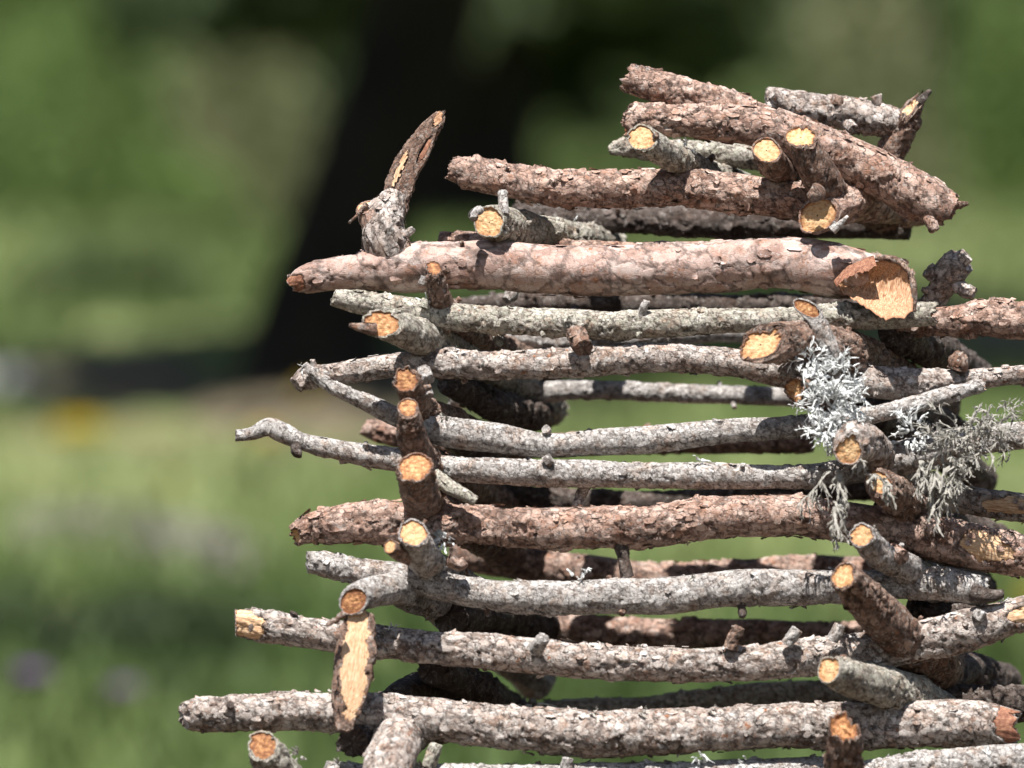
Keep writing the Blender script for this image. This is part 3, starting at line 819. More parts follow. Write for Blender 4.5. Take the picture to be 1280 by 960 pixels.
# right corner cross branches
BR('branch', 'stub pointing left with a rough tan cut at the top left of the top fork',
   [(793, 164, -50, 17), (808, 174, -44, 18), (830, 190, -28, 19), (860, 206, 10, 18), (930, 235, 110, 17)], 'green', ('cut', (-.35, .3, .9)), 'old', flakes=16)
BR('branch', 'stub with a small round rough cut between two cut stubs, top fork',
   [(957, 184, -44, 17), (962, 198, -34, 18), (972, 212, -10, 18), (1010, 240, 80, 18)], 'brown', ('cut', (0, .35, .9)), 'old', flakes=12)
BR('branch', 'thick stub with a fresh orange tilted cut, highest of the cut ends',
   [(998, 156, -46, 19), (1004, 176, -42, 20), (1016, 204, -34, 22), (1030, 232, -20, 23), (1060, 250, 50, 20), (1110, 275, 150, 16)], 'brown', ('cut', (-.05, .75, .66)), 'old', flakes=24)
BR('branch', 'thick stub with the largest round orange cut, at the right end of the second course',
   [(1014, 273, -30, 23), (1030, 266, -18, 25), (1062, 254, 10, 26), (1100, 258, 60, 21), (1150, 268, 150, 16)], 'pink', ('cut', (-.1, .05, 1)), 'old', flakes=40,
   nubs=[((1022, 250, -40, 10), (1018, 240, -42, 12), (1012, 236, -42, 8), 'brown'), ((1040, 288, -36, 6), (1054, 276, -38, 3), (1060, 270, -38, 2), 'grey')])
BR('branch', 'stub with a ring shaped yellow cut at the left end under the second course',
   [(609, 278, -26, 21), (624, 282, -10, 23), (650, 288, 14, 23), (700, 295, 60, 20), (770, 310, 180, 18)], 'green', ('cut', (-.35, .12, .9)), 'old', flakes=24,
   nubs=[((600, 262, -36, 6), (594, 266, -40, 5), (592, 274, -42, 5), 'grey')])
BR('twig', 'thin crooked grey twig with a small cut tip curving down below the thick log',
   [(993, 377, -44, 10), (1006, 384, -42, 11), (1020, 400, -38, 12), (1032, 425, -34, 12), (1043, 448, -30, 11), (1050, 462, -22, 9)], 'grey', ('cut', (-.3, .1, .95)), 'old', cat='twig', wob=1.5, flakes=12)
BR('branch', 'stout branch with the largest long yellow slanting cut at right, above the white lichen',
   [(934, 436, -58, 19), (962, 430, -46, 24), (1000, 427, -30, 26), (1040, 434, -18, 26), (1080, 450, 20, 25), (1180, 510, 200, 24)], 'brown', ('cut', (-.05, .3, .95)), 'old', flakes=30)
BR('branch', 'dark round branch end in deep shade under the torn log end',
   [(1118, 414, 24, 22), (1140, 424, 60, 23), (1220, 470, 220, 22)], 'dark', 'old', 'old')
BR('branch', 'ragged brown broken stub beside the left edge of the white lichen',
   [(992, 487, -34, 15), (1006, 490, -24, 18), (1030, 500, 0, 18), (1120, 545, 170, 18)], 'brown', 'torn', 'old', flakes=40)
BR('branch', 'lumpy knob ended stub with a bright orange cut below the white lichen',
   [(1062, 568, -62, 18), (1066, 556, -48, 26), (1072, 552, -30, 28), (1100, 575, 20, 26), (1190, 640, 200, 24)], 'mix', ('cut', (0, -.1, 1)), 'old', wob=1.6, flakes=30)
BR('branch', 'shaded brown stub hung with grey lichen just under the knob ended stub',
   [(1094, 596, -40, 14), (1104, 606, -32, 20), (1120, 622, -10, 22), (1200, 680, 170, 22)], 'brown', ('cut', (0, .2, 1)), 'old', flakes=20)
BR('branch', 'ribbed stub with a round brown cut just right of the thick pink course',
   [(1074, 669, -54, 15), (1086, 680, -40, 17), (1102, 694, -24, 18), (1125, 706, 0, 20), (1210, 760, 170, 20)], 'grey', ('cut', (-.2, .2, .95)), 'old', flakes=30, nubs=[((1115, 690, -20, 12), (1130, 698, -26, 10), 'pink')])
BR('branch', 'thick dark stub running down right from a narrow slanting orange cut',
   [(1052, 716, -60, 17), (1064, 730, -48, 20), (1088, 756, -28, 24), (1120, 786, 0, 27), (1200, 850, 170, 28)], 'brown', ('cut', (-.55, .3, .75)), 'old', wob=1.4, flakes=60)
BR('branch', 'rough mossy stub with a thin crescent orange cut near the lower right corner',
   [(1036, 838, -54, 18), (1054, 844, -40, 22), (1090, 856, -16, 25), (1130, 870, 20, 27), (1220, 920, 170, 28)], 'green', ('cut', (-.6, .2, .7)), 'old', wob=1.4, flakes=60)
BR('branch', 'upright hollow stub at the bottom right, dark brown inside its rim',
   [(1053, 898, -62, 18), (1054, 915, -56, 19), (1054, 940, -46, 22), (1056, 975, -26, 24), (1080, 1000, 20, 24)], 'brown', ('torn', (0, .5, .85)), 'old', flakes=24)
BR('branch', 'stub with a round orange cut standing clear at the bottom left',
   [(326, 930, -44, 18), (334, 944, -36, 21), (350, 966, -22, 24), (400, 1010, 20, 26), (470, 1060, 120, 26)], 'green', ('cut', (-.25, .4, .88)), 'old', flakes=24)
BR('branch', 'cracked pinkish branch bulging up at the bottom edge left of centre',
   [(476, 1020, -70, 31), (486, 955, -34, 31), (497, 925, -6, 30), (520, 905, 50, 28), (560, 900, 140, 24)], 'mix', 'old', 'old', flakes=50)
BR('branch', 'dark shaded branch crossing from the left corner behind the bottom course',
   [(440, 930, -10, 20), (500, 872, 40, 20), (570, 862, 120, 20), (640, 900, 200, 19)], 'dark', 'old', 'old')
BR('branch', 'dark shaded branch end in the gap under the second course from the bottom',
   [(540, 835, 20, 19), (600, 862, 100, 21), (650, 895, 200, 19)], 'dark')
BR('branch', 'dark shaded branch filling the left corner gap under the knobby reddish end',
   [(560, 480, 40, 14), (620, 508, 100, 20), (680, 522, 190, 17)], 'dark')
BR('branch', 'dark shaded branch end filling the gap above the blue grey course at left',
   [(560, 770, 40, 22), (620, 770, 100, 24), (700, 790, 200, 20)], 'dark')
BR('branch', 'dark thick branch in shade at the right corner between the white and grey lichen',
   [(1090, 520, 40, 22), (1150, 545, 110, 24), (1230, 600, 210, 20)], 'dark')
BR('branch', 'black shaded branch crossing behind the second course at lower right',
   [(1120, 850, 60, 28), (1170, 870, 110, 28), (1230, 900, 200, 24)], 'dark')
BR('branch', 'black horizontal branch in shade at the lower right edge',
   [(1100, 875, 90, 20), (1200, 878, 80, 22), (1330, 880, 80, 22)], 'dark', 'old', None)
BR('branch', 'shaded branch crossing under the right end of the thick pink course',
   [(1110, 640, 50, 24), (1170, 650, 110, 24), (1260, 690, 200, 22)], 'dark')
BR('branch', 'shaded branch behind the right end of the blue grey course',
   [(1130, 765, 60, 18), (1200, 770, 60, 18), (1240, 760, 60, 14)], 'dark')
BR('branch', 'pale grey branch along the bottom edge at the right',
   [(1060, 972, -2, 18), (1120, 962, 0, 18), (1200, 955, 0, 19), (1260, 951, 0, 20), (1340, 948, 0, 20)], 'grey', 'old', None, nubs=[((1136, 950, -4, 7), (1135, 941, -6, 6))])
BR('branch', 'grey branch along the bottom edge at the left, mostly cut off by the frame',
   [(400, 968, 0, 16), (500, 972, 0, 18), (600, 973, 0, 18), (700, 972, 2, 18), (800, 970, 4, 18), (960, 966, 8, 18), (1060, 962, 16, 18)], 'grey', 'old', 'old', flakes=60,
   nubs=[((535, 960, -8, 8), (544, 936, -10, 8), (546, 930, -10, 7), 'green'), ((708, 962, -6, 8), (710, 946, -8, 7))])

BR('branch', 'dark crooked branch in shade behind the close pair of cut stubs', [(535, 520, 20, 15), (570, 545, 70, 18), (640, 590, 190, 16)], 'dark', wob=1.8)  # dark branches added from here on to blacken the corner gaps
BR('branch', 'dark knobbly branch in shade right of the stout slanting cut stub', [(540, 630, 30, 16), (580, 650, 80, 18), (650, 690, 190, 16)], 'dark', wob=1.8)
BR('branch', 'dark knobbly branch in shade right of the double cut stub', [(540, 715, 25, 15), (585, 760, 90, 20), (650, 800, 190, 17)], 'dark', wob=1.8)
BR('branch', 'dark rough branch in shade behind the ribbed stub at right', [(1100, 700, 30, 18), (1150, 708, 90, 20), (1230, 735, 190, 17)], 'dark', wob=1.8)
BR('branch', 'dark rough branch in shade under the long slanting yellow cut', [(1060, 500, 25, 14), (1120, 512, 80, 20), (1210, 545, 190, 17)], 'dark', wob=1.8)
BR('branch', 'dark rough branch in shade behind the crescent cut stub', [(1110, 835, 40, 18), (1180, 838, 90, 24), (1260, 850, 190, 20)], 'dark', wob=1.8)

# ------------------------------------------------------------------ lichen
def lichen(label, spots, mat, seed, name='lichen_tuft', parent=None, grav=.35, size=1.0, wid=1.0):
    """bushy strap lichen: forking, curling ribbons.  spots: x, y, depth, spread px, strands, length px"""
    rnd = random.Random(seed)
    vs, qs = [], []
    cnt = [0]

    def strand(p, d, L, w, depth):
        n = max(4, int(L / .0011))
        side = np.cross(d, V(rnd.uniform(-1, 1), rnd.uniform(-1, 1), rnd.uniform(-1, 1)))
        side /= np.linalg.norm(side) + 1e-9
        step = L / n
        curl = np.array([rnd.uniform(-1, 1) for _ in range(3)]) * .8
        for i in range(n + 1):
            t = i / n
            ww = w * (1 - t * .75) * (1 + .25 * math.sin(i * 1.7 + seed))
            nn = np.cross(d, side)
            for c, s_ in ((1, 0), (0, 1), (-1, 0), (0, -1)):
                vs.append(p + side * c * ww + nn * s_ * ww * .4)
            if i:
                b = cnt[0]
                for q in range(4):
                    a0 = b - 4 + q; a1 = b - 4 + (q + 1) % 4
                    qs.append((a0, a1, a1 + 4, a0 + 4))
            cnt[0] += 4
            if depth < 3 and 0 < i < n and rnd.random() < .38:
                nd = d + np.array([rnd.uniform(-1, 1) for _ in range(3)]) * .9
                nd /= np.linalg.norm(nd)
                forks.append((p.copy(), nd, L * rnd.uniform(.3, .6), w * .7, depth + 1))
            curl = curl + np.array([rnd.uniform(-1, 1) for _ in range(3)]) * .25
            d = d + curl * .28 + np.array((0, 0, -grav)) * .12
            d /= np.linalg.norm(d)
            side = side - (side @ d) * d
            side /= np.linalg.norm(side) + 1e-9
            p = p + d * step

    for (x, y, dz, sp, k, L) in spots:
        for _ in range(k):
            a = rnd.uniform(0, 6.28); rr = sp * math.sqrt(rnd.random())
            p0 = P(x + rr * math.cos(a), y + rr * math.sin(a), dz + rnd.uniform(-3, 5)) if parent is None else x + np.array([rnd.uniform(-1, 1) for _ in range(3)]) * sp * PX
            d0 = V(math.cos(a) * .9 + rnd.uniform(-.4, .4), -math.sin(a) * .9 + rnd.uniform(-.4, .4), rnd.uniform(.2, 1.0))
            forks = [(p0, d0, L * PX * rnd.uniform(.5, 1.2), rnd.uniform(.0007, .0015) * wid, 0)]
            while forks:
                strand(*forks.pop(0))
    if parent is None:
        x, y, dz = spots[0][:3]
        root = empty(name, P(x, y, dz), label, 'lichen', 'tufts of lichen growing on the branches')
        mesh_obj('strands', np.array(vs), np.array(qs), M[mat], root, smooth=False)
    else:
        mesh_obj('lichen_tuft', np.array(vs), np.array(qs), M[mat], parent, smooth=False)


lichen('bright bluish white bushy lichen tuft right of the largest yellow cut',
       [(1040, 470, -42, 20, 46, 26), (1012, 450, -42, 16, 26, 18), (1036, 508, -44, 18, 60, 28), (1030, 538, -46, 10, 34, 22), (1058, 500, -36, 16, 30, 30)], 'lichen_white', 4, grav=.1, wid=.95)
lichen('grey green shaggy lichen tuft on the branch near the right edge',
       [(1190, 562, -26, 30, 20, 36), (1215, 535, -30, 26, 16, 34), (1165, 550, -18, 20, 14, 30), (1240, 530, -20, 18, 12, 44)], 'lichen_grey', 9, grav=.2, wid=1.0)
lichen('small white lichen tuft in shade between the white and grey tufts',
       [(1142, 540, -24, 16, 30, 22)], 'lichen_white', 13, grav=.1, wid=.9)
lichen('long grey lichen strands hanging down below the orange knob cut',
       [(1042, 590, -46, 5, 3, 60), (1042, 630, -46, 4, 3, 50), (1042, 655, -44, 4, 2, 34), (1078, 592, -48, 5, 2, 40)], 'lichen_grey', 17, name='hanging_lichen', grav=2.6, wid=1.6)
lichen('long limp grey lichen strands hanging under the shaggy tuft at right',
       [(1160, 585, -26, 12, 5, 50), (1195, 590, -26, 12, 5, 50)], 'lichen_grey', 21, name='hanging_lichen', grav=2.6, wid=1.9)
lichen('tiny white lichen sprig on top of the blue grey course', [(722, 728, -6, 12, 7, 16)], 'lichen_white', 25)
lichen('small grey lichen sprig on the bottom full course, left of centre', [(668, 884, 20, 6, 5, 26)], 'lichen_grey', 29)
lichen('row of small pale lichen sprigs on the bottom edge branch right of centre', [(880, 956, -8, 12, 8, 20), (935, 955, -8, 10, 7, 20)], 'lichen_white', 33)
lichen('tiny lichen sprig beside the orange cut standing clear at bottom left', [(372, 945, -24, 6, 7, 16)], 'lichen_grey', 37)
lichen('crusty pale lichen on the double cut stub at the left corner', [(556, 678, -26, 8, 12, 12)], 'lichen_white', 41)

for root_, sp_, sd3 in SPRIGS:
    for q in sp_:
        lichen('', [(q, 0, 0, 4, 5, 11)], 'lichen_grey' if sd3 % 2 else 'lichen_white', sd3, parent=root_, grav=.1, wid=.9)

# ------------------------------------------------------------------ hillside
def ground_z(x, y):
    y = np.asarray(y, float); x = np.asarray(x, float)
    pts_y = [-60, 0, 2.5, 3.85, 4.5, 5.5, 7.0, 8.5, 10, 14, 22, 32, 45, 60, 90, 220]
    pts_z = [-14, -1.0, -.3, .38, .42, .48, .68, 1.02, 1.42, 2.47, 4.29, 6.55, 9.5, 13.5, 23, 70]
    z = np.interp(y, pts_y, pts_z)
    p = np.stack((x / 2.2, y / 2.2, np.zeros_like(x)), -1)
    return z + .06 * noise(p, 5) * np.clip((y - 7) / 8, .1, 1) + .5 * noise(p / 5, 6) * np.clip((y - 24) / 20, 0, 1) + .012 * x


def G(px, py_dist):
    """x for a spot at picture column px and distance y, on the ground"""
    y = py_dist
    x = (px - 640) * PX / 4 * (y * 1.02)
    return np.array((x, y, float(ground_z(np.array([x]), np.array([y]))[0])))


xs = np.concatenate((np.linspace(-160, -12, 50, endpoint=False), np.linspace(-12, 12, 160, endpoint=False), np.linspace(12, 160, 51)))
ys = np.concatenate((np.linspace(-60, 0, 20, endpoint=False), np.linspace(0, 45, 230, endpoint=False), np.linspace(45, 220, 60)))
XX, YY = np.meshgrid(xs, ys)
ZZ = ground_z(XX, YY)
gv = np.stack((XX, YY, ZZ), -1).reshape(-1, 3)
nx = len(xs)
ii = np.arange(len(ys) - 1)[:, None] * nx + np.arange(nx - 1)[None]
gq = np.stack((ii, ii + 1, ii + nx + 1, ii + nx), -1).reshape(-1, 4)
m, nt, b = new_mat('meadow_soil')
tc = N(nt, 'ShaderNodeTexCoord')
def gn(s, d=4, sc=(1, 1, 1)):
    mp = N(nt, 'ShaderNodeMapping'); mp.inputs['Scale'].default_value = sc
    nt.links.new(tc.outputs['Object'], mp.inputs[0])
    n = N(nt, 'ShaderNodeTexNoise'); n.inputs['Scale'].default_value = s; n.inputs['Detail'].default_value = d
    nt.links.new(mp.outputs[0], n.inputs['Vector']); return n.outputs['Fac']
c = ramp(nt, [(.35, (.08, .115, .045)), (.5, (.165, .205, .085)), (.68, (.24, .265, .12))], gn(1.3))
c = mixc(nt, ramp(nt, [(.56, g(0)), (.68, g(.7))], gn(.9, 3)), c, (.19, .14, .09))
gp = N(nt, 'ShaderNodeNewGeometry'); sx = N(nt, 'ShaderNodeSeparateXYZ'); nt.links.new(gp.outputs['Position'], sx.inputs[0])
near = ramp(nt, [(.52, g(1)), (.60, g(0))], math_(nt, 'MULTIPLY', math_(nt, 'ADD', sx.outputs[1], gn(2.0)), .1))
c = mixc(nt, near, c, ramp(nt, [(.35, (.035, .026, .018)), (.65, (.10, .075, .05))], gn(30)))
nt.links.new(c, b.inputs['Base Color']); b.inputs['Roughness'].default_value = 1
b.inputs['Specular IOR Level'].default_value = 0
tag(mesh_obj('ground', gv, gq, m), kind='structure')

# grass
def blade_mat(name, stops, trans=.3):
    m, nt, b = new_mat(name)
    A = N(nt, 'ShaderNodeAttribute', attribute_name='bk').outputs['Vector']
    sep = N(nt, 'ShaderNodeSeparateXYZ'); nt.links.new(A, sep.inputs[0])
    c = ramp(nt, stops, sep.outputs[0])
    nt.links.new(c, b.inputs['Base Color'])
    b.inputs['Roughness'].default_value = .6
    b.inputs['Specular IOR Level'].default_value = .25
    t = N(nt, 'ShaderNodeBsdfTranslucent'); nt.links.new(c, t.inputs[0])
    mx = N(nt, 'ShaderNodeMixShader'); mx.inputs[0].default_value = trans
    nt.links.new(b.outputs[0], mx.inputs[1]); nt.links.new(t.outputs[0], mx.inputs[2])
    nt.links.new(mx.outputs[0], nt.nodes['Material Output'].inputs[0])
    return m


rs = np.random.RandomState(5)
NG = 90000
y = 6.2 + (46 - 6.2) * rs.rand(NG) ** 1.35
x = rs.uniform(-1, 1, NG) * (.7 + y * .105) * (1 + .9 * (rs.rand(NG) < .35))
z = ground_z(x, y)
pn = noise(np.stack((x / .9, y / 2.0, np.zeros(NG)), -1), 7)
keepm = ((pn > -.55) | (rs.rand(NG) < .25))
for gx, gd, gr in ((385, 13.3, .45), (480, 13.4, .42), (140, 14.2, .35), (1240, 15.0, .4)):
    c0 = G(gx, gd)
    keepm &= (((x - c0[0]) / gr) ** 2 + ((y - c0[1]) / (gr * 2.6)) ** 2 > .7 + .3 * rs.rand(NG))
x, y, z, pn = x[keepm], y[keepm], z[keepm], pn[keepm]
n = len(x)
h = (.03 + .05 * rs.rand(n)) * (1 + .5 * pn) * (1 + y / 50)
w = .004 * (1 + y / 7) * (.6 + .8 * rs.rand(n))
az = rs.rand(n) * 6.283
lean = rs.rand(n) * .8
base = np.stack((x, y, z - .01), -1)
sd_ = np.stack((np.cos(az), np.sin(az), np.zeros(n)), -1) * w[:, None]
ln_ = np.stack((-np.sin(az), np.cos(az), np.zeros(n)), -1)
mid = base + ln_ * (h * lean * .3)[:, None] + np.array((0, 0, 1)) * (h * .6)[:, None]
tip = base + ln_ * (h * lean)[:, None] + np.array((0, 0, 1)) * h[:, None]
vv = np.stack((base - sd_, base + sd_, mid + sd_ * .7, mid - sd_ * .7, tip), 1).reshape(-1, 3)
k5 = np.arange(n)[:, None] * 5
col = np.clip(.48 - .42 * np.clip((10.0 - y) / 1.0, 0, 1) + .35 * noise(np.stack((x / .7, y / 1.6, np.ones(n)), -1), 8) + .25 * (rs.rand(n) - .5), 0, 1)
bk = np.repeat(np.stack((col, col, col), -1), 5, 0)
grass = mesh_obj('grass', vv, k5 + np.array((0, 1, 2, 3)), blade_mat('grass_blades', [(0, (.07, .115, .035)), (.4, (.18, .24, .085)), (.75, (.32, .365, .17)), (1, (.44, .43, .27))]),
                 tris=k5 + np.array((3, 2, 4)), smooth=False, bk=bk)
tag(grass, kind='stuff', label='sunlit meadow grass covering the slope behind the stack', cat='grass')

# ------------------------------------------------------------------ trees
M['trunk'] = plain('shaded_tree_bark', (.010, .009, .008), (.028, .023, .019), 6, .95)  # near-black: canopy shade on the trunks is painted into this colour
M['needles'] = blade_mat('needles', [(0, (.05, .085, .03)), (.5, (.13, .19, .065)), (1, (.24, .30, .11))], .25)
M['needles_deep'] = blade_mat('deep_needles', [(0, (.018, .03, .014)), (.5, (.045, .068, .028)), (1, (.09, .12, .05))], .1)
M['needles_dark'] = blade_mat('dark_needles', [(0, (.045, .07, .028)), (.5, (.105, .15, .06)), (1, (.18, .22, .09))], .25)


def simple_tube(pts, rad, seg=12, seed=0, rough=.08):
    C, r = catmull(pts, rad, max(.05, np.linalg.norm(np.array(pts[-1]) - np.array(pts[0])) / 40))
    T, A, B = frames(C)
    th = np.linspace(0, 2 * math.pi, seg, endpoint=False)
    rr = r[:, None] * (1 + rough * noise(np.stack((np.arange(len(C))[:, None] * .5 + 0 * th[None], np.cos(th)[None] * 2 + 0 * r[:, None], np.sin(th)[None] * 2 + seed + 0 * r[:, None]), -1), 3))
    pos = C[:, None] + rr[..., None] * (A[:, None] * np.cos(th)[None, :, None] + B[:, None] * np.sin(th)[None, :, None])
    n = len(C)
    i = np.arange(n - 1)[:, None] * seg; j = np.arange(seg)[None]; j2 = (j + 1) % seg
    return pos.reshape(-1, 3), np.stack((i + j, i + j2, i + seg + j2, i + seg + j), -1).reshape(-1, 4)


def join(parts):
    vs, qs, o = [], [], 0
    for v, q in parts:
        vs.append(v); qs.append(q + o); o += len(v)
    return np.vstack(vs), np.vstack(qs)


def conifer_mesh(seed, H, low, spread, nbr, leaf, mat, lean=(0, 0), tr=.16, per=70, kink=None):
    rs = np.random.RandomState(seed)
    top = np.array((lean[0], lean[1], H))
    tpts = [np.array((0, 0, -.3)), np.array((0, 0, .0)), top * .15, top * .5, top]
    if kink is not None:      # leans near the ground, grows upright higher up
        top = np.array((kink[0], kink[1], H))
        tpts = [np.array((0, 0, -.3)), np.array((0, 0, 0)), np.array((kink[0] * .55, kink[1] * .5, .85)), np.array((kink[0], kink[1], 2.2)), top]
    parts = [simple_tube(tpts, [tr * 1.9, tr * 1.35, tr, tr * .7, .02], 16, seed)]
    fp = []
    for _ in range(nbr):
        t = low + (1 - low) * rs.rand() ** 1.3
        h = t * H
        L = spread * (1 - t) ** .75 * rs.uniform(.6, 1.1) + .15
        a = rs.rand() * 6.283
        s0 = top * t if kink is None else np.array((kink[0], kink[1], h))
        d = np.array((math.cos(a), math.sin(a), 0))
        e = s0 + d * L + np.array((0, 0, -.32 * L + .1))
        midp = s0 + d * L * .5 + np.array((0, 0, .02 * L))
        parts.append(simple_tube([s0, midp, e], [.03, .02, .006], 5, 1))
        k = int(per * L / spread * 1.2) + 8
        u = rs.rand(k) ** .8
        cl = (1 - u)[:, None] ** 2 * s0 + 2 * (u * (1 - u))[:, None] * midp + u[:, None] ** 2 * e
        cl = cl + rs.normal(0, 1, (k, 3)) * np.array((.13, .13, .09)) * (.4 + L * .45)
        cl[:, 2] -= rs.rand(k) * .12
        fp.append(cl)
    tv, tq = join(parts)
    F = np.vstack(fp)
    k = len(F)
    a = rs.normal(0, 1, (k, 3)); a /= np.linalg.norm(a, axis=1)[:, None]
    b_ = np.cross(a, rs.normal(0, 1, (k, 3))); b_ /= np.linalg.norm(b_, axis=1)[:, None]
    sz = leaf * rs.uniform(.5, 1.3, k)[:, None]
    v = np.stack((F - a * sz, F + b_ * sz * .35, F + a * sz, F - b_ * sz * .35), 1).reshape(-1, 3)
    q = np.arange(k)[:, None] * 4 + np.arange(4)
    cc = np.clip(.45 + .5 * noise(F * 1.1, seed) + .2 * (rs.rand(k) - .5), 0, 1)
    return tv, tq, v, q, np.repeat(np.stack((cc, cc, cc), -1), 4, 0), mat


def plant_tree(name, label, data, loc, rot=0, sc=1.0, group=None, cache={}):
    tv, tq, v, q, kk, mat = data
    root = empty(name, loc, label, 'tree', group)
    root.rotation_euler = (0, 0, rot)
    root.scale = (sc, sc, sc)
    key = id(tv)
    if key in cache:
        for src in cache[key]:
            c_ = src.copy(); COL.objects.link(c_); c_.parent = root
    else:
        z0 = np.array(root.location)
        a = mesh_obj('trunk', tv + z0, tq, M['trunk'], root)
        b_ = mesh_obj('crown', v + z0, q, M[mat], root, smooth=False, bk=kk)
        cache[key] = (a, b_)
    return root


# the near leaning tree, base just left of the stack
big = conifer_mesh(11, 8.5, .205, 1.75, 230, .16, 'needles_deep', tr=.13, per=260, kink=(.44, .1))
plant_tree('pine_tree', 'large dark leaning tree trunk on the meadow just left behind the stack', big, G(385, 13.4), group='trees on the slope')
second = conifer_mesh(17, 8, .15, 1.35, 200, .16, 'needles_deep', tr=.27, per=220, kink=(-.1, .1))
plant_tree('pine_tree', 'thick black trunk standing in shade directly behind the middle of the stack', second, G(600, 26), group='trees on the slope')

protoA = conifer_mesh(21, 7.5, .02, 2.0, 120, .11, 'needles', per=120)
protoB = conifer_mesh(22, 9.0, .03, 2.3, 120, .12, 'needles_dark', per=120)
protoC = conifer_mesh(23, 6.0, .0, 1.9, 110, .11, 'needles', per=130)
lab = ['bright green low conifer at the upper left edge of the meadow', 'dark conifer behind the top left of the meadow', 'mid green conifer left of the dark leaning trunk',
       'dark conifer right behind the leaning trunk', 'blackish conifer behind the middle of the picture', 'green conifer behind the top fork of the stack', 'olive conifer behind the top right stub',
       'dark conifer right of the top of the stack', 'bright green conifer at the top right corner', 'distant dark conifer at the far left', 'distant conifer behind the leaning trunk top',
       'distant conifer at the top centre', 'distant conifer behind the fork', 'distant conifer at the far right edge', 'farthest conifer upper left', 'farthest conifer upper right']
spots = [(40, 33, 0), (-120, 36, 1), (190, 35, 2), (360, 37, 1), (520, 34, 1), (690, 36, 1), (830, 38, 2), (960, 41, 1), (1090, 43, 0), (1210, 35, 1), (1330, 37, 0), (110, 45, 1),
         (290, 47, 0), (450, 46, 1), (620, 44, 1), (760, 48, 1), (900, 50, 0), (1150, 50, 1), (1400, 46, 1)]
rt = random.Random(4)
names_lr = ['far left', 'left', 'centre left', 'centre', 'centre right', 'right', 'far right']
for i, (px_, yy_, kd) in enumerate(spots):
    lb = lab[i] if i < len(lab) else 'blurred conifer in the forest edge, %s end' % ('left', 'middle', 'right')[i - len(lab)]
    plant_tree('conifer_tree', lb, (protoA, protoB, protoC)[kd], G(px_, yy_), rt.uniform(0, 6.28), rt.uniform(.85, 1.15), group='blurred conifers at the forest edge')
# forest behind, read as one mass
fs = []
rs = np.random.RandomState(9)
fv, fq, fk, off = [], [], [], 0
for i in range(110):
    yy_ = rs.uniform(52, 85); xx_ = rs.uniform(-22, 22)
    _, _, v, q, kk, _ = (protoA, protoB, protoC)[i % 3]
    zz = ground_z(np.array([xx_]), np.array([yy_]))[0]
    sel = slice(0, (len(v) // 4 // 5) * 4)
    v2 = v[sel] * 1.25 + np.array((xx_, yy_, zz))
    idx = np.arange(len(v2)).reshape(-1, 4)
    cen = v2[idx].mean(1, keepdims=True)
    v2 = (cen + (v2[idx] - cen) * 2.4).reshape(-1, 3)
    fv.append(v2); fq.append(idx + off); fk.append(kk[sel]); off += len(v2)
tag(mesh_obj('forest', np.vstack(fv), np.vstack(fq), M['needles_dark'], smooth=False, bk=np.vstack(fk)), 'dark far forest mass behind the meadow', 'forest', kind='stuff')

# ------------------------------------------------------------------ shrubs, rocks, flowers
def shrub(name, label, loc, r, hh, seed, mat, leaf=.02, cnt=2600, cat='shrub'):
    rs = np.random.RandomState(seed)
    root = empty(name, loc, label, cat)
    lo = np.array(loc)
    parts = []
    for _ in range(14):
        a = rs.rand() * 6.28; l = rs.uniform(.4, 1)
        e = lo + np.array((math.cos(a) * r * l, math.sin(a) * r * l, hh * rs.uniform(.4, .95)))
        parts.append(simple_tube([lo - [0, 0, .02], (lo + e) / 2 + [0, 0, hh * .1], e], [.006, .004, .002], 5))
    tv, tq = join(parts)
    mesh_obj('stems', tv, tq, M['trunk'], root)
    d = rs.normal(0, 1, (cnt, 3)); d /= np.linalg.norm(d, axis=1)[:, None]
    d[:, 2] = np.abs(d[:, 2])
    rad = rs.rand(cnt)[:, None] ** .45 * (1 + .3 * noise(d * 2.2, seed)[:, None])
    F = lo + d * rad * np.array((r, r, hh))
    a = rs.normal(0, 1, (cnt, 3)); a /= np.linalg.norm(a, axis=1)[:, None]
    b_ = np.cross(a, rs.normal(0, 1, (cnt, 3))); b_ /= np.linalg.norm(b_, axis=1)[:, None]
    sz = leaf * rs.uniform(.5, 1.3, cnt)[:, None]
    v = np.stack((F - a * sz, F + b_ * sz * .4, F + a * sz, F - b_ * sz * .4), 1).reshape(-1, 3)
    cc = np.clip(.5 + .4 * noise(F * 6, seed), 0, 1)
    mesh_obj('foliage', v, np.arange(cnt)[:, None] * 4 + np.arange(4), M[mat], root, smooth=False, bk=np.repeat(np.stack((cc,) * 3, -1), 4, 0))


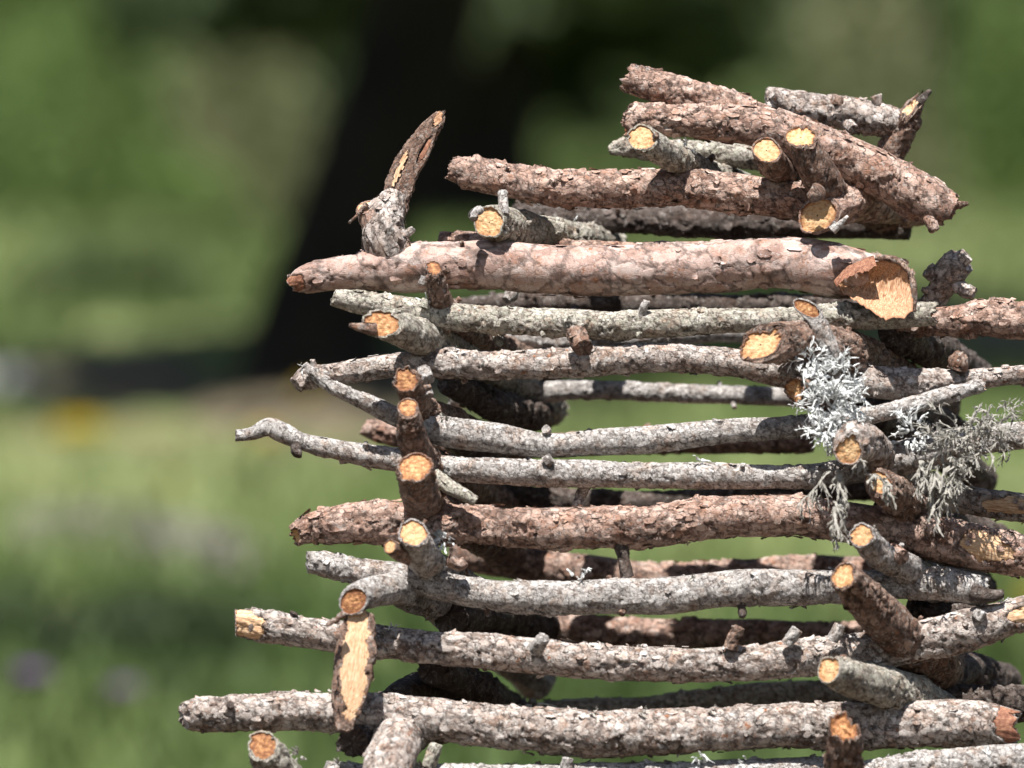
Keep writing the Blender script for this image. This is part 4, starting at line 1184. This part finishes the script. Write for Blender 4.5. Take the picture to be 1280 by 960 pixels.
M['greyleaf'] = blade_mat('grey_leaves', [(0, (.26, .25, .22)), (.5, (.40, .37, .34)), (1, (.50, .43, .45))], .2)
M['leaf'] = blade_mat('bright_leaves', [(0, (.07, .13, .035)), (.5, (.16, .25, .075)), (1, (.28, .36, .13))], .35)
M['olive'] = blade_mat('olive_leaves', [(0, (.13, .14, .07)), (.5, (.23, .25, .13)), (1, (.34, .35, .20))], .3)
for lb_, px_, yy_, r_, h_, mt_, sd2 in (
        ('low dark green shrub in the blurred meadow at lower left', 235, 9.2, .20, .13, 'needles_deep', 3),
        ('dark low bush at the left edge of the meadow below the grey plants', 20, 9.3, .18, .12, 'needles_deep', 4),
        ('dark low bush between the left edge and the lower left shrub', 130, 9.25, .15, .11, 'needles_deep', 5),
        ('small green herb patch at the bottom left corner', 10, 8.75, .14, .10, 'needles', 51),
        ('small green herb patch at the bottom, left of the clear standing cut stub', 240, 8.8, .12, .09, 'needles_deep', 52),
        ('green herb patch at the bottom between the two purple flowers', 120, 8.6, .12, .09, 'needles', 54),
        ('bright leafy herb just left of the long split branch', 350, 9.2, .08, .10, 'leaf', 53),
        ('dark bush on the meadow left of the leaning trunk, above the bare soil', 140, 17.5, .34, .20, 'needles_dark', 6)):
    shrub('low_shrub', lb_, G(px_, yy_) + [0, 0, -.03], r_, h_, sd2, mt_, .016 if yy_ < 12 else .03)
shrub('grey_plant', 'blurred greyish mauve flowering plant left of the stack', G(235, 10.3) + [0, 0, -.02], .13, .11, 7, 'greyleaf', .013, 1800, 'plant')
shrub('grey_plant', 'pale grey plant at mid left of the blurred meadow', G(130, 10.7) + [0, 0, -.02], .17, .09, 8, 'greyleaf', .013, 1800, 'plant')
for lb_, px_, yy_, r_, h_, mt_, sd2 in (
        ('bright green bush at the forest edge left of the leaning trunk', 175, 30.5, .50, .62, 'leaf', 31),
        ('tall green bush in the top left corner', 10, 29.5, .50, 1.6, 'leaf', 32),
        ('mid green bush in the upper left between the bright bush and the corner bush', 100, 30.5, .50, 1.35, 'leaf', 39),
        ('olive bush at the top, left of the leaning trunk', 290, 31.5, .50, 1.3, 'olive', 33),
        ('dim green bush between the dark trunks and the top fork', 750, 31.5, .45, .75, 'needles', 34),
        ('dim green bush right behind the top fork', 900, 32.5, .55, .95, 'needles', 37),
        ('olive bush behind the top right of the stack', 1080, 29.5, .48, 1.6, 'olive', 35),
        ('pale olive low bush right of the top of the stack', 1150, 30.5, .30, .40, 'olive', 38),
        ('bright green bush at the top right corner', 1275, 30.0, .40, 1.6, 'leaf', 36)):
    shrub('bush', lb_, G(px_, yy_) + [0, 0, -.05], r_, h_, sd2, mt_, .045, 2600, 'bush')


def rock(label, loc, r, seed, mat):
    root_v = []
    nu, nv_ = 40, 24
    u = np.linspace(0, 2 * math.pi, nu, endpoint=False)[None]; w_ = np.linspace(0.02, math.pi - .02, nv_)[:, None]
    d = np.stack((np.cos(u) * np.sin(w_), np.sin(u) * np.sin(w_), np.cos(w_) + 0 * u), -1)
    rr = r * (1 + .35 * noise(d * 1.6 + seed, 2) + .12 * noise(d * 5 + seed, 3))
    pos = np.array(loc) + d * rr[..., None] * np.array((1.3, 1, .55))
    i = np.arange(nv_ - 1)[:, None] * nu; j = np.arange(nu)[None]; j2 = (j + 1) % nu
    o = mesh_obj('rock', pos.reshape(-1, 3), np.stack((i + j, i + nu + j, i + nu + j2, i + j2), -1).reshape(-1, 4), mat)
    tag(o, label, 'rock')


M['rock'] = plain('grey_rock', (.17, .17, .18), (.34, .34, .35), 14)
rock('grey boulder at the left edge of the meadow', G(-8, 13.6), .13, 3, M['rock'])
M['soil'] = plain('bare_soil', (.12, .10, .065), (.21, .175, .115), 3)


def soil(label, px0, dist, rx, ry, seed):
    c0 = G(px0, dist)
    rad = np.linspace(0, 1, 14)[:, None]; an = np.linspace(0, 2 * math.pi, 48, endpoint=False)[None]
    wob = 1 + .3 * noise(np.stack((np.cos(an) * 1.5, np.sin(an) * 1.5, np.full_like(an, seed)), -1), 4)
    X = c0[0] + rad * np.cos(an) * rx * wob; Y = c0[1] + rad * np.sin(an) * ry * wob
    Z_ = ground_z(X, Y) + .05 * (1 - rad ** 4) + .02 * noise(np.stack((X * 8, Y * 8, 0 * X), -1), 8) * (1 - rad ** 4) - .02 * rad ** 4
    pos = np.stack((X, Y, Z_), -1)
    i = np.arange(13)[:, None] * 48; j = np.arange(48)[None]; j2 = (j + 1) % 48
    tag(mesh_obj('soil', pos.reshape(-1, 3), np.stack((i + j, i + 48 + j, i + 48 + j2, i + j2), -1).reshape(-1, 4), M['soil']), kind='structure')


soil('', 470, 13.3, .42, 1.2, 3)
soil('', 150, 14.0, .26, .9, 7)
soil('', 1240, 15.0, .40, 1.4, 9)

M['yellow'] = plain('yellow_petals', (.62, .48, .02), (.80, .62, .05), 80, .7, .2)
M['purple'] = plain('purple_petals', (.34, .17, .50), (.50, .28, .64), 80, .7, .2)
M['stem'] = plain('flower_stem', (.06, .11, .03), (.09, .16, .04), 80)


def flower(label, px0, dist, hgt, r, mat, seed, cat='flower'):
    rs = np.random.RandomState(seed)
    c0 = G(px0, dist)
    root = empty('wildflower', c0, label, cat, 'wildflowers in the meadow')
    top = c0 + np.array((rs.uniform(-.02, .02), rs.uniform(-.02, .02), hgt))
    v, q = simple_tube([c0 - [0, 0, .02], (c0 + top) / 2 + [.008, 0, 0], top], [.003, .0025, .002], 6)
    mesh_obj('stem', v, q, M['stem'], root)
    vs, qs = [], []
    for ring, (tilt, kr) in enumerate(((.15, 1), (.6, .85), (1.1, .6))):
        for k in range(14):
            a = 2 * math.pi * k / 14 + ring * .2
            d = np.array((math.cos(a) * math.cos(tilt), math.sin(a) * math.cos(tilt) - .2, math.sin(tilt)))
            s_ = np.array((-math.sin(a), math.cos(a), 0)) * r * .16
            o = len(vs)
            vs += [top + d * r * .1 - s_ * .5, top + d * r * .1 + s_ * .5, top + d * r * kr + s_, top + d * r * kr * 1.05 - s_]
            qs.append((o, o + 1, o + 2, o + 3))
    mesh_obj('flower_head', np.array(vs), np.array(qs), M[mat], root, smooth=False)


flower('bright yellow blurred flower at left, standing alone beside the grey boulder', 104, 12.0, .065, .060, 'yellow', 1)
flower('pale yellow blurred flower left of the curled grey tip', 335, 12.0, .05, .034, 'yellow', 2)
flower('yellow blurred flower low in the meadow near the pink course', 215, 11.0, .07, .018, 'yellow', 3)
flower('purple blurred flower at the lower left edge', 30, 8.5, .085, .030, 'purple', 4)
flower('purple blurred flower at the lower left, nearer the bottom branch', 172, 8.45, .07, .028, 'purple', 5)
flower('faint yellow flower by the right edge near the lower right corner', 1275, 9.2, .08, .034, 'yellow', 6)
flower('faint yellow flower behind the left corner stubs', 400, 13.0, .06, .034, 'yellow', 7)
